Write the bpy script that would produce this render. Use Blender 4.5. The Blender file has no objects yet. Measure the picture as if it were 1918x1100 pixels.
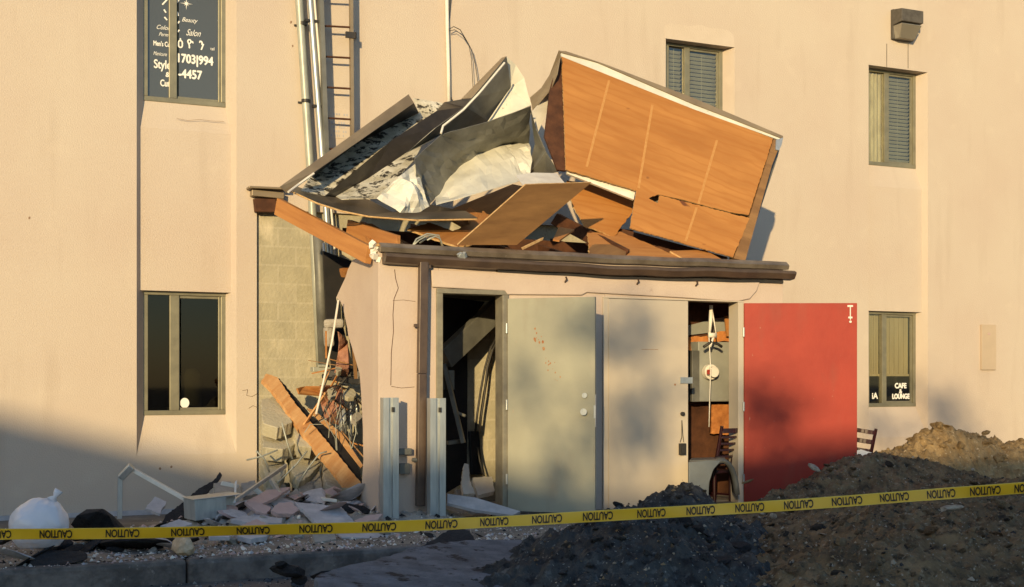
import bpy, bmesh, math, random
from mathutils import Vector, Matrix, Euler, noise
random.seed(7)
R = math.radians
S = bpy.context.scene
COL = S.collection

# ------------------------------------------------------------ camera
F = 2344.0; TH = math.atan2(1059.0, 2344.0); CX = 959.0; HY = 710.0; ZC = 1.32
CT, ST = math.cos(TH), math.sin(TH)
cam_d = bpy.data.cameras.new('camera'); cam = bpy.data.objects.new('camera', cam_d); COL.objects.link(cam)
cam_d.sensor_width = 36.0; cam_d.lens = F / 1918 * 36.0
cam_d.shift_y = (HY - 550) / 1918.0
cam_d.clip_start = 0.05; cam_d.clip_end = 2000
cam.location = (0, 0, ZC); cam.rotation_euler = (R(90), 0, -TH)
S.camera = cam

# ------------------------------------------------------------ light
AZ = R(34.5); EL = R(10.5)
world = bpy.data.worlds.new('World'); S.world = world; world.use_nodes = True
wn = world.node_tree; bg = wn.nodes['Background']
sky = wn.nodes.new('ShaderNodeTexSky'); sky.sky_type = 'NISHITA'; sky.sun_disc = False
sky.sun_elevation = EL
sky.sun_rotation = R(180) + AZ      # sun stands behind the camera, to its left
sky.air_density = 1.1; sky.dust_density = 0.6; sky.ozone_density = 3.0
wn.links.new(sky.outputs[0], bg.inputs[0]); bg.inputs[1].default_value = 0.15
sd = bpy.data.lights.new('sun', 'SUN'); sun = bpy.data.objects.new('sun', sd); COL.objects.link(sun)
sd.energy = 3.6; sd.angle = R(0.55); sd.color = (1.0, 0.74, 0.38)
LD = Vector((math.sin(AZ) * math.cos(EL), math.cos(AZ) * math.cos(EL), -math.sin(EL)))   # direction light travels
sun.rotation_euler = LD.to_track_quat('-Z', 'Y').to_euler(); sun.location = (-20, -30, 12)
S.view_settings.view_transform = 'Standard'; S.view_settings.look = 'None'
S.view_settings.exposure = 0.53; S.view_settings.gamma = 1.0

# ------------------------------------------------------------ helpers
def P(px, py, Y):
    """point on the vertical plane at distance Y seen at photo pixel (px,py)"""
    t = (px - CX) / F; w = Y / (CT - t * ST)
    return Vector((w * (ST + t * CT), Y, ZC - (py - HY) / F * w))
def ray(px, py):
    t = (px - CX) / F
    return Vector((ST + t * CT, CT - t * ST, -(py - HY) / F))
CAMP = Vector((0, 0, ZC))
WORLD = {}
def place(o, parent, M):
    COL.objects.link(o)
    if parent is not None:
        o.parent = parent; o.matrix_basis = WORLD[parent].inverted() @ M
    else: o.matrix_basis = M
    WORLD[o] = M.copy(); return o
def tag(o, label=None, cat=None, group=None, kind=None):
    if label: o['label'] = label
    if cat: o['category'] = cat
    if group: o['group'] = group
    if kind: o['kind'] = kind
    return o
def thing(name, label, cat, loc=(0, 0, 0), rz=0, group=None):
    o = bpy.data.objects.new(name, None); o.empty_display_size = .1
    place(o, None, Matrix.Translation(Vector(loc)) @ Matrix.Rotation(rz, 4, 'Z'))
    return tag(o, label, cat, group)
class MB:
    def __init__(s): s.v = []; s.f = []; s.m = []; s.mi = 0
    def add(s, vs, fs):
        b = len(s.v); s.v += [Vector(v) for v in vs]
        for f in fs: s.f.append([b + i for i in f]); s.m.append(s.mi)
        return s
    def face(s, *vs): return s.add(vs, [list(range(len(vs)))])
    def box(s, a, b):
        x0, y0, z0 = a; x1, y1, z1 = b
        return s.add([(x0,y0,z0),(x1,y0,z0),(x1,y1,z0),(x0,y1,z0),(x0,y0,z1),(x1,y0,z1),(x1,y1,z1),(x0,y1,z1)],
                     [[0,3,2,1],[4,5,6,7],[0,1,5,4],[1,2,6,5],[2,3,7,6],[3,0,4,7]])
    def cbox(s, c, sz, rot=None):
        c = Vector(c); h = Vector(sz) / 2; M = rot if rot is not None else Matrix.Identity(3)
        vs = []
        for z in (-1, 1):
            for x, y in ((-1,-1),(1,-1),(1,1),(-1,1)): vs.append(c + M @ Vector((x*h.x, y*h.y, z*h.z)))
        return s.add(vs, [[0,3,2,1],[4,5,6,7],[0,1,5,4],[1,2,6,5],[2,3,7,6],[3,0,4,7]])
    def bar(s, a, b, w, h, up=(0, 0, 1)):
        a = Vector(a); b = Vector(b); d = (b - a).normalized(); up = Vector(up)
        if abs(d.dot(up)) > .98: up = Vector((0, 1, 0))
        x = d.cross(up).normalized(); y = x.cross(d).normalized()
        vs = [p + x*sx*w/2 + y*sy*h/2 for p in (a, b) for sx, sy in ((-1,-1),(1,-1),(1,1),(-1,1))]
        return s.add(vs, [[3,2,1,0],[4,5,6,7],[0,1,5,4],[1,2,6,5],[2,3,7,6],[3,0,4,7]])
    def tube(s, pts, r, n=10, cap=True):
        pts = [Vector(p) for p in pts]; rs = r if isinstance(r, (list, tuple)) else [r] * len(pts)
        b = len(s.v); prev = None
        for i, p in enumerate(pts):
            d = (pts[min(i+1, len(pts)-1)] - pts[max(i-1, 0)]).normalized()
            if prev is None:
                u = d.cross(Vector((0,0,1)))
                if u.length < .05: u = d.cross(Vector((0,1,0)))
            else: u = prev - d * prev.dot(d)
            u.normalize(); prev = u; w = d.cross(u)
            for k in range(n):
                a = 2*math.pi*k/n; s.v.append(p + (u*math.cos(a) + w*math.sin(a)) * rs[i])
        for i in range(len(pts)-1):
            for k in range(n):
                s.f.append([b+i*n+k, b+i*n+(k+1)%n, b+(i+1)*n+(k+1)%n, b+(i+1)*n+k]); s.m.append(s.mi)
        if cap:
            s.f.append([b+k for k in range(n)][::-1]); s.m.append(s.mi)
            s.f.append([b+(len(pts)-1)*n+k for k in range(n)]); s.m.append(s.mi)
        return s
    def prism(s, pts, ext):
        pts = [Vector(p) for p in pts]; ext = Vector(ext); n = len(pts)
        return s.add(pts + [p + ext for p in pts],
                     [list(range(n))[::-1], list(range(n, 2*n))] + [[i, (i+1)%n, n+(i+1)%n, n+i] for i in range(n)])
    def build(s, name, mat, parent=None, smooth=False, bevel=0, M=None, fixn=True):
        me = bpy.data.meshes.new(name)
        if M is None:
            xs = [v.x for v in s.v]; ys = [v.y for v in s.v]; zs = [v.z for v in s.v]
            M = Matrix.Translation(((min(xs)+max(xs))/2, (min(ys)+max(ys))/2, min(zs)))
        Mi = M.inverted()
        me.from_pydata([Mi @ v for v in s.v], [], s.f)
        for m in (mat if isinstance(mat, (list, tuple)) else [mat]): me.materials.append(m)
        for p, i in zip(me.polygons, s.m): p.material_index = i; p.use_smooth = smooth
        if fixn:
            bm = bmesh.new(); bm.from_mesh(me); bmesh.ops.recalc_face_normals(bm, faces=bm.faces); bm.to_mesh(me); bm.free()
        o = bpy.data.objects.new(name, me); place(o, parent, M)
        if bevel:
            b = o.modifiers.new('bevel', 'BEVEL'); b.width = bevel; b.segments = 2; b.limit_method = 'ANGLE'; b.angle_limit = R(40)
        return o
def plane3(anch):
    p = [P(*a) for a in anch]; n = (p[1]-p[0]).cross(p[2]-p[0]).normalized(); return p[0], n
def onplane(px, py, pl):
    d = ray(px, py); return CAMP + d * ((pl[0]-CAMP).dot(pl[1]) / d.dot(pl[1]))
def plane_yy(pts, Yn, Yf, sl=0.0):
    """plane whose lowest picture row is at Yn and highest at Yf; sl = extra Y per 100 px to the right"""
    ys = [p[1] for p in pts]; xs = [p[0] for p in pts]; mx = sum(xs)/len(xs); a, b = max(ys), min(ys)
    if a - b < 1: a += 1
    return plane3([(mx, a, Yn), (mx, b, Yf), (mx+100, a, Yn+sl)])
def plate(name, mat, pts, Yn=None, Yf=None, th=.02, parent=None, sl=0.0, pl=None, jag=0, bevel=0, edge=None, xdir=None, crack=0):
    """a flat board or slab: outline of picture points put on its own plane, given thickness away from the camera"""
    if pl is None: pl = plane_yy(pts, Yn, Yf, sl)
    q = [onplane(x, y, pl) for x, y in pts]
    n = pl[1].copy()
    if n.dot(q[0]-CAMP) < 0: n = -n          # points away from the camera
    if jag:
        r = []
        for i in range(len(q)):
            a, b = q[i], q[(i+1) % len(q)]; L = (b-a).length; k = max(1, int(L/(jag*4))); r.append(a)
            for j in range(1, k):
                r.append(a.lerp(b, (j+random.uniform(-.25,.25))/k) + (b-a).normalized().cross(n)*random.uniform(-jag, jag))
        q = r
    xd = (q[1]-q[0]).normalized() if xdir is None else (onplane(*xdir[1], pl)-onplane(*xdir[0], pl)).normalized()
    yd = n.cross(xd); o0 = q[0]
    M = Matrix(((xd.x, yd.x, n.x, o0.x), (xd.y, yd.y, n.y, o0.y), (xd.z, yd.z, n.z, o0.z), (0,0,0,1)))
    mb = MB()
    mb.prism(q, n*th)
    if edge is not None:
        for i in range(1, len(mb.m)): mb.m[i] = 1
        mat = [mat, edge]
    return mb.build(name, mat, parent, M=M, bevel=bevel)

# ------------------------------------------------------------ materials
MATS = {}
def mat(name, base=(.5,.5,.5), base2=None, rough=.8, metal=0, scale=4, detail=6, bump=0, bscale=40, spots=None, spot_t=.62, spot_s=6, spec=.3, stretch=None, contrast=(.35,.65), extra=None):
    m = bpy.data.materials.new(name); m.use_nodes = True; nt = m.node_tree; N = nt.nodes; L = nt.links
    bs = N['Principled BSDF']; bs.inputs['Roughness'].default_value = rough; bs.inputs['Metallic'].default_value = metal
    bs.inputs['Specular IOR Level'].default_value = spec
    tc = N.new('ShaderNodeTexCoord'); vec = tc.outputs['Object']
    if stretch:
        mp = N.new('ShaderNodeMapping'); mp.inputs['Scale'].default_value = stretch; L.new(vec, mp.inputs[0]); svec = mp.outputs[0]
    else: svec = vec
    nz = N.new('ShaderNodeTexNoise'); nz.inputs['Scale'].default_value = scale; nz.inputs['Detail'].default_value = detail; nz.inputs['Roughness'].default_value = .6
    L.new(svec, nz.inputs['Vector'])
    cr = N.new('ShaderNodeValToRGB'); cr.color_ramp.elements[0].position = contrast[0]; cr.color_ramp.elements[1].position = contrast[1]
    b2 = base2 or tuple(c*.8 for c in base)
    cr.color_ramp.elements[0].color = (*b2, 1); cr.color_ramp.elements[1].color = (*base, 1)
    L.new(nz.outputs[0], cr.inputs[0]); col = cr.outputs[0]
    if spots:
        n2 = N.new('ShaderNodeTexNoise'); n2.inputs['Scale'].default_value = spot_s; n2.inputs['Detail'].default_value = 8; n2.inputs['Roughness'].default_value = .7
        L.new(vec, n2.inputs['Vector'])
        r2 = N.new('ShaderNodeValToRGB'); r2.color_ramp.elements[0].position = spot_t; r2.color_ramp.elements[1].position = spot_t+.06
        L.new(n2.outputs[0], r2.inputs[0])
        mx = N.new('ShaderNodeMixRGB'); L.new(r2.outputs[0], mx.inputs[0]); L.new(col, mx.inputs[1]); mx.inputs[2].default_value = (*spots, 1); col = mx.outputs[0]
    if extra: col = extra(nt, vec, col)
    L.new(col, bs.inputs['Base Color'])
    if bump:
        n3 = N.new('ShaderNodeTexNoise'); n3.inputs['Scale'].default_value = bscale; n3.inputs['Detail'].default_value = 8
        L.new(vec, n3.inputs['Vector'])
        bp = N.new('ShaderNodeBump'); bp.inputs['Strength'].default_value = bump; bp.inputs['Distance'].default_value = .02
        L.new(n3.outputs[0], bp.inputs['Height']); L.new(bp.outputs[0], bs.inputs['Normal'])
    MATS[name] = m; return m
def mixn(nt, fac, a, b, mode='MIX'):
    mx = nt.nodes.new('ShaderNodeMixRGB'); mx.blend_type = mode
    if isinstance(fac, (int, float)): mx.inputs[0].default_value = fac
    else: nt.links.new(fac, mx.inputs[0])
    for i, c in ((1, a), (2, b)):
        if isinstance(c, tuple): mx.inputs[i].default_value = (*c, 1)
        else: nt.links.new(c, mx.inputs[i])
    return mx.outputs[0]
def noise_mask(nt, vec, scale, lo, hi, stretch=(1,1,1), detail=5):
    mp = nt.nodes.new('ShaderNodeMapping'); mp.inputs['Scale'].default_value = stretch; nt.links.new(vec, mp.inputs[0])
    n = nt.nodes.new('ShaderNodeTexNoise'); n.inputs['Scale'].default_value = scale; n.inputs['Detail'].default_value = detail; nt.links.new(mp.outputs[0], n.inputs['Vector'])
    r = nt.nodes.new('ShaderNodeMapRange'); r.inputs[1].default_value = lo; r.inputs[2].default_value = hi; nt.links.new(n.outputs[0], r.inputs[0]); return r.outputs[0]
def stucco_extra(nt, vec, col):
    st = noise_mask(nt, vec, 1.0, .56, 1.25, (3.2, 3.2, .45))           # rain streaks
    col = mixn(nt, st, col, (.37, .29, .22))
    bl = noise_mask(nt, vec, 2.3, .60, .72)                            # pale touched-up patches
    m = nt.nodes.new('ShaderNodeMath'); m.operation = 'MULTIPLY'; m.inputs[1].default_value = .35; nt.links.new(bl, m.inputs[0])
    col = mixn(nt, m.outputs[0], col, (.60, .52, .42))
    dt = noise_mask(nt, vec, 21, .74, .80)
    m2 = nt.nodes.new('ShaderNodeMath'); m2.operation = 'MULTIPLY'; m2.inputs[1].default_value = .35; nt.links.new(dt, m2.inputs[0])
    return mixn(nt, m2.outputs[0], col, (.25, .17, .13))
M_stucco = mat('wall_stucco', (.545,.472,.385), (.52,.435,.355), rough=.92, scale=.55, detail=4, bump=.30, bscale=70, extra=stucco_extra)
M_pink = mat('pink_stucco', (.57,.47,.385), (.51,.41,.34), rough=.9, scale=1.3, bump=.2, bscale=50, spots=(.4,.3,.25), spot_t=.68, spot_s=3)
def block_extra(nt, vec, col):
    sx = nt.nodes.new('ShaderNodeSeparateXYZ'); nt.links.new(vec, sx.inputs[0])
    cb = nt.nodes.new('ShaderNodeCombineXYZ'); nt.links.new(sx.outputs[0], cb.inputs[0]); nt.links.new(sx.outputs[2], cb.inputs[1])
    b = nt.nodes.new('ShaderNodeTexBrick'); b.inputs['Scale'].default_value = 1; b.inputs['Brick Width'].default_value = .42; b.inputs['Row Height'].default_value = .215
    b.inputs['Mortar Size'].default_value = .012; b.inputs['Mortar Smooth'].default_value = .25
    b.inputs['Color1'].default_value = (.36,.33,.23,1); b.inputs['Color2'].default_value = (.43,.39,.28,1); b.inputs['Mortar'].default_value = (.46,.42,.31,1)
    nt.links.new(cb.outputs[0], b.inputs['Vector'])
    c = mixn(nt, .6, col, b.outputs[0])
    st = noise_mask(nt, vec, 3, .55, .75, (1,1,.6)); return mixn(nt, st, c, (.66,.58,.42))
M_block = mat('concrete_block', (.44,.40,.28), (.28,.26,.19), rough=.95, scale=5, bump=.5, bscale=30, extra=block_extra)
M_conc = mat('broken_concrete', (.42,.39,.33), (.27,.25,.22), rough=.95, scale=6, bump=.6, bscale=25)
M_cream = mat('cream_sheet', (.70,.69,.60), (.54,.53,.46), rough=.5, scale=2.5, bump=.15, bscale=9, spots=(.10,.085,.06), spot_t=.66, spot_s=7, spec=.5)
M_creamdirty = mat('dirty_cream_sheet', (.68,.65,.54), (.40,.36,.25), rough=.6, scale=4, bump=.3, bscale=14, spots=(.035,.03,.022), spot_t=.51, spot_s=9)
M_white = mat('white_paint', (.78,.75,.66), (.66,.62,.54), rough=.5, scale=5, bump=.05)
M_tan = mat('tan_roof_metal', (.30,.235,.15), (.22,.17,.11), rough=.45, metal=.25, scale=3, spec=.5, bump=.06, bscale=12)
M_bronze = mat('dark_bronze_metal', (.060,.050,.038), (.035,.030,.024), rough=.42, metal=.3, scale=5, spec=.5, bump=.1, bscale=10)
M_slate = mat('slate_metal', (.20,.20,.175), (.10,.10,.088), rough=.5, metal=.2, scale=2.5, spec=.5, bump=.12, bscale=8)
M_gutter = mat('gutter_brown', (.115,.078,.055), (.075,.05,.038), rough=.4, metal=.2, scale=6, spec=.6, stretch=(1,1,1), bump=.08, bscale=8)
M_gutterlip = mat('gutter_lip', (.30,.25,.19), (.17,.135,.10), rough=.35, metal=.5, scale=5, spec=.6, spots=(.45,.42,.36), spot_t=.66, spot_s=9)
def ply_extra(nt, vec, col):
    w = nt.nodes.new('ShaderNodeTexWave'); w.wave_type = 'BANDS'; w.bands_direction = 'Y'; w.inputs['Scale'].default_value = 1.7; w.inputs['Distortion'].default_value = 14
    w.inputs['Detail'].default_value = 4; w.inputs['Detail Scale'].default_value = .7; w.inputs['Detail Roughness'].default_value = .65
    mp = nt.nodes.new('ShaderNodeMapping'); mp.inputs['Scale'].default_value = (.42, 1.9, 1); nt.links.new(vec, mp.inputs[0]); nt.links.new(mp.outputs[0], w.inputs['Vector'])
    r = nt.nodes.new('ShaderNodeMapRange'); r.inputs[1].default_value = .62; r.inputs[2].default_value = 1; r.inputs[3].default_value = 0; r.inputs[4].default_value = .48; nt.links.new(w.outputs[1], r.inputs[0])
    col = mixn(nt, r.outputs[0], col, (.34,.13,.028))
    k = noise_mask(nt, vec, 2.6, .70, .73, (1,1.6,1), 2); return mixn(nt, k, col, (.14,.05,.02))
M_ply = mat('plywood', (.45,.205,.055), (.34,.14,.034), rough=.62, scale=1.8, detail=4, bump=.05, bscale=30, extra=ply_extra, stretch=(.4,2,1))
M_plyd = mat('weathered_shaded_plywood', (.28,.155,.062), (.17,.09,.038), rough=.7, scale=3, bump=.1, bscale=25, stretch=(.4,2,1), spots=(.10,.055,.03), spot_t=.64, spot_s=5)  # darker plywood copy, shade of the downturned boards put into its colour
M_wood = mat('orange_timber', (.44,.205,.065), (.34,.145,.045), rough=.7, scale=7, bump=.1, bscale=30, stretch=(.2,2,2), spots=(.30,.11,.03), spot_t=.66, spot_s=6)
M_plank = mat('splintered_plank', (.60,.36,.16), (.46,.22,.08), rough=.8, scale=6, bump=.2, bscale=25, stretch=(.2,2,2), spots=(.24,.12,.06), spot_t=.62, spot_s=5)
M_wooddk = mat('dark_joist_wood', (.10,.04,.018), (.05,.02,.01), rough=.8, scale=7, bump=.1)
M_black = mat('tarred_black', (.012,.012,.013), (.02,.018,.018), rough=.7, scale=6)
M_plyedge = mat('plywood_edge', (.62,.42,.2), (.42,.25,.1), rough=.8, scale=30)
M_doorw = mat('beige_door_paint', (.54,.475,.375), (.50,.435,.345), rough=.6, scale=2, bump=.04, bscale=60)
def wear(nt, vec, col):
    c_ = noise_mask(nt, vec, 3.5, .58, .80, (1, 1, .35)); m_ = nt.nodes.new('ShaderNodeMath'); m_.operation = 'MULTIPLY'; m_.inputs[1].default_value = .30; nt.links.new(c_, m_.inputs[0])
    col = mixn(nt, m_.outputs[0], col, (.16,.09,.06))
    d_ = noise_mask(nt, vec, 26, .70, .74, (1,1,.5)); m2 = nt.nodes.new('ShaderNodeMath'); m2.operation = 'MULTIPLY'; m2.inputs[1].default_value = .4; nt.links.new(d_, m2.inputs[0])
    return mixn(nt, m2.outputs[0], col, (.42,.30,.22))
M_greyd = mat('grey_door_paint', (.33,.325,.25), (.29,.285,.22), rough=.6, scale=1.8, bump=.08, bscale=14, extra=wear)
M_red = mat('red_door_paint', (.35,.042,.024), (.30,.033,.02), rough=.55, scale=2, bump=.08, bscale=14, extra=wear)
M_frame = mat('olive_aluminium', (.27,.25,.17), (.20,.185,.13), rough=.4, metal=.35, scale=5)
M_doorfr = mat('door_frame_metal', (.29,.27,.2), (.2,.18,.14), rough=.5, metal=.2, scale=6)
M_galv = mat('galvanised_steel', (.50,.53,.52), (.38,.41,.42), rough=.38, metal=.55, scale=8, stretch=(3,3,.4), spec=.5)
M_pipe = mat('painted_pipe', (.42,.43,.36), (.33,.34,.29), rough=.4, metal=.2, scale=6)
M_dark = mat('dark_metal', (.03,.03,.03), (.05,.045,.04), rough=.5, metal=.3)
M_lamph = mat('lamp_housing', (.11,.10,.085), (.07,.062,.05), rough=.5, scale=10)
M_mahog = mat('dark_red_wood', (.032,.006,.010), (.02,.005,.007), rough=.35, scale=8, spec=.6)
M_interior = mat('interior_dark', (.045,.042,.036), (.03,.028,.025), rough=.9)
M_slat = mat('blind_slat', (.55,.52,.40), (.48,.45,.34), rough=.5)
M_curt = mat('tan_blind', (.42,.34,.20), (.34,.27,.16), rough=.8, scale=2, stretch=(4,4,.5))
M_letter = mat('white_lettering', (.85,.84,.78), (.8,.79,.73), rough=.6)
M_red_ins = mat('orange_insulation', (.58,.24,.07), (.38,.14,.04), rough=.95, scale=9, bump=.8, bscale=14)
M_brownfab = mat('pink_insulation', (.42,.21,.13), (.25,.12,.08), rough=.95, scale=9, bump=.9, bscale=18)
M_grey = mat('grey_cabinet', (.36,.37,.33), (.30,.31,.28), rough=.45, metal=.2)
M_bag = mat('white_plastic', (.78,.76,.78), (.70,.68,.70), rough=.28, scale=3, spec=.5, bump=.12, bscale=6)
M_yellow = mat('caution_yellow', (.85,.50,.015), (.78,.44,.012), rough=.38, spec=.5, scale=3)
M_ink = mat('caution_ink', (.035,.022,.012), (.05,.03,.015), rough=.5)
M_asph = mat('asphalt_slab', (.15,.17,.20), (.09,.105,.125), rough=.9, scale=4, bump=1.0, bscale=30, spots=(.02,.022,.026), spot_t=.54, spot_s=3.2, contrast=(.4,.6))
M_asphd = mat('asphalt_chunk', (.035,.035,.037), (.018,.018,.02), rough=.95, scale=6, bump=.8, bscale=30)
M_pinkslab = mat('pink_plaster_fragment', (.55,.40,.36), (.46,.335,.30), rough=.9, scale=5, bump=.2, bscale=30)
M_greypl = mat('grey_plaster_fragment', (.52,.51,.52), (.36,.36,.38), rough=.9, scale=5, bump=.3, bscale=30)
M_stone = mat('tan_stone', (.42,.36,.27), (.25,.20,.15), rough=.9, scale=4, bump=.5, bscale=14)

# glass
def glass(name, tint=(1,1,1), refl=.10, body=None):
    m = bpy.data.materials.new(name); m.use_nodes = True; nt = m.node_tree; nt.nodes.clear()
    out = nt.nodes.new('ShaderNodeOutputMaterial'); g = nt.nodes.new('ShaderNodeBsdfGlossy'); g.inputs['Roughness'].default_value = .03
    t = nt.nodes.new('ShaderNodeBsdfTransparent'); t.inputs[0].default_value = (*tint, 1)
    base = t.outputs[0]
    if body:
        d = nt.nodes.new('ShaderNodeBsdfDiffuse'); d.inputs[0].default_value = (*body[0], 1)
        mm = nt.nodes.new('ShaderNodeMixShader'); mm.inputs[0].default_value = body[1]; nt.links.new(t.outputs[0], mm.inputs[1]); nt.links.new(d.outputs[0], mm.inputs[2]); base = mm.outputs[0]
    mx = nt.nodes.new('ShaderNodeMixShader'); mx.inputs[0].default_value = refl
    nt.links.new(base, mx.inputs[1]); nt.links.new(g.outputs[0], mx.inputs[2]); nt.links.new(mx.outputs[0], out.inputs[0]); return m
M_glass = glass('window_glass', (.92,.93,.88), .08)
M_glassd = glass('dark_window_glass', (.33,.33,.28), .035)
M_film = glass('tinted_window_film', (.3,.32,.3), .08, ((.085,.090,.080), .85))
M_lens = glass('lamp_lens', (.6,.58,.5), .18, ((.38,.34,.26), .55))

# ------------------------------------------------------------ ground
YK = 9.3; WY = 14.2; AY = 11.2          # kerb line, main wall, annex front
def sst(x, a, b):
    t = max(0, min(1, (x-a)/(b-a))); return t*t*(3-2*t)
def gz(x, y): return -.17 * sst(y, 10.4, 13.6) * (1 - sst(x, 3.0, 5.0)) + .012*noise.noise(Vector((x*.8, y*.8, 0)))
def ground_extra(nt, vec, col):
    st = noise_mask(nt, vec, 1.5, .5, .7); return mixn(nt, st, col, (.13,.115,.095))
M_pave = mat('pavement_concrete', (.27,.235,.19), (.17,.15,.125), rough=.95, scale=2.2, bump=.4, bscale=35, extra=ground_extra, spots=(.42,.39,.35), spot_t=.62, spot_s=18, contrast=(.42,.6))
M_road = mat('road_asphalt', (.16,.13,.11), (.09,.08,.072), rough=.95, scale=2, bump=.5, bscale=60, spots=(.17,.14,.12), spot_t=.62, spot_s=3)
M_kerb = mat('kerb_concrete', (.19,.175,.16), (.10,.093,.087), rough=.95, scale=5, bump=.8, bscale=24, spots=(.28,.26,.24), spot_t=.63, spot_s=6, contrast=(.42,.6))
m = MB(); m.box((-300, -300, -1.2), (300, 300, -1.0)); 
g = m.build('ground', M_road); tag(g, kind='structure')
m = MB(); m.face((-60,-60,-.17),(60,-60,-.17),(60,YK,-.17),(-60,YK,-.17))
m.face((-60,-60,-1.0),(60,-60,-1.0),(60,-60,-.17),(-60,-60,-.17))
tag(m.build('road', M_road, fixn=False), kind='structure')
m = MB(); NXg, NYg = 160, 40; X0g, X1g = -8.0, 24.0
for j in range(NYg+1):
    for i in range(NXg+1):
        x = X0g+(X1g-X0g)*i/NXg; y = YK+.15+(WY+.4-YK-.15)*j/NYg
        m.v.append(Vector((x, y, gz(x, y) - (.0 if j else .004))))
for j in range(NYg):
    for i in range(NXg):
        a = j*(NXg+1)+i; m.f.append([a, a+1, a+NXg+2, a+NXg+1]); m.m.append(0)
tag(m.build('pavement', M_pave, smooth=True, M=Matrix.Identity(4)), kind='structure')
m = MB(); x = X0g
while x < X1g:
    L = 2.4; m.box((x+.003, YK+random.uniform(-.015,.015), -.9), (x+L-.003, YK+.15, .004+random.uniform(-.006,.006))); x += L
tag(m.build('kerb', M_kerb, bevel=.035), kind='structure')

# ------------------------------------------------------------ main building
bld = thing('apartment_building', 'large pale pink stucco building wall with tall recessed window bays', 'building', (6, WY, 0))
DW, DS, KS = .16, .075, .62
BX0, BX1, BZ0, BZ1 = -9.0, 26.0, -.9, 9.5
def Xw(px, Y=WY): return P(px, 0, Y).x
def Zw(px, py, Y=WY): return P(px, py, Y).z
cols = [('L', Xw(256), Xw(443)), ('C', Xw(1247), Xw(1376)), ('R', Xw(1627), Xw(1738))]
ZL0, ZL1, ZU0, ZU1, ZSILL = .92, 2.30, 4.42, 5.81, .48
holes = []
for n, a, b in cols:
    top = ZU1
    holes.append((a, b, ZSILL, top))
HBX0, HBX1, HBZ1 = Xw(481), 8.15, Zw(500, 392)      # stucco torn off the block wall
holes.append((HBX0, HBX1, -.6, HBZ1))
def inhole(x, z):
    return any(a < x < b and c < z < d for a, b, c, d in holes)
xs = sorted({BX0, BX1, *[h[0] for h in holes], *[h[1] for h in holes]}); zs = sorted({BZ0, BZ1, *[h[2] for h in holes], *[h[3] for h in holes]})
m = MB()
for i in range(len(xs)-1):
    for j in range(len(zs)-1):
        if not inhole((xs[i]+xs[i+1])/2, (zs[j]+zs[j+1])/2):
            m.face((xs[i],WY,zs[j]),(xs[i+1],WY,zs[j]),(xs[i+1],WY,zs[j+1]),(xs[i],WY,zs[j+1]))
for n, x0, x1 in cols:
    stt = [(ZSILL,0),(ZL0,DW),(ZL1,DW,'open'),(ZL1,DS),(ZU0-.32,DS),(ZU0,DW),(ZU1,DW,'open'),(ZU1,0)]
    for s0, s1 in zip(stt, stt[1:]):
        z0, d0, z1, d1 = s0[0], s0[1], s1[0], s1[1]
        a0, b0, a1, b1 = x0+KS*d0, x1-KS*d0, x0+KS*d1, x1-KS*d1
        if z1 > z0:
            m.face((x0,WY,z0),(a0,WY+d0,z0),(a1,WY+d1,z1),(x0,WY,z1)); m.face((x1,WY,z0),(b0,WY+d0,z0),(b1,WY+d1,z1),(x1,WY,z1))
            if len(s1) < 3: m.face((a0,WY+d0,z0),(b0,WY+d0,z0),(b1,WY+d1,z1),(a1,WY+d1,z1))
        else: m.face((a0,WY+d0,z0),(b0,WY+d0,z0),(b1,WY+d1,z1),(a1,WY+d1,z1))
# rim of the torn stucco
m.face((HBX0,WY,-.6),(HBX0,WY+.05,-.6),(HBX0,WY+.05,HBZ1),(HBX0,WY,HBZ1)); m.face((HBX0,WY,HBZ1),(HBX1,WY,HBZ1),(HBX1,WY+.05,HBZ1),(HBX0,WY+.05,HBZ1))
m.face((HBX1,WY,-.6),(HBX1,WY+.05,-.6),(HBX1,WY+.05,HBZ1),(HBX1,WY,HBZ1))
# top and ends and back so the block is a solid building
m.face((BX0,WY,BZ1),(BX1,WY,BZ1),(BX1,WY+12,BZ1),(BX0,WY+12,BZ1)); m.face((BX0,WY,BZ0),(BX0,WY+12,BZ0),(BX0,WY+12,BZ1),(BX0,WY,BZ1))
m.face((BX1,WY,BZ0),(BX1,WY+12,BZ0),(BX1,WY+12,BZ1),(BX1,WY,BZ1)); m.face((BX0,WY+12,BZ0),(BX1,WY+12,BZ0),(BX1,WY+12,BZ1),(BX0,WY+12,BZ1))
wall = m.build('wall', M_stucco, bld, M=Matrix.Translation((0,WY,0)), fixn=False)
m = MB(); m.box((HBX0-.02, WY+.052, -.8), (HBX1+.02, WY+.22, HBZ1+.02))
m.build('block_wall', M_block, bld, M=Matrix.Translation((.12,WY,.05)))
# rooms behind the windows
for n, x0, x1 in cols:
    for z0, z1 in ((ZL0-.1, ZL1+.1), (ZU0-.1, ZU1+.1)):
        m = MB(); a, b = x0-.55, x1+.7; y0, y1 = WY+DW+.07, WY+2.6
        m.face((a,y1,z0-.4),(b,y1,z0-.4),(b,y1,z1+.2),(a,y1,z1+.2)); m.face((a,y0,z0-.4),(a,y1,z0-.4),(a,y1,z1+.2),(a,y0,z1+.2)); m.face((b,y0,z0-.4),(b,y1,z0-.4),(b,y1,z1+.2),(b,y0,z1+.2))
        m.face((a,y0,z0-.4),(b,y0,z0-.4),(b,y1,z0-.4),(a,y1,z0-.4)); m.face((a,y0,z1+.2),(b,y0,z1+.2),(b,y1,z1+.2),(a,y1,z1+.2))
        m.build('room', M_interior, bld, fixn=False)

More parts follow.
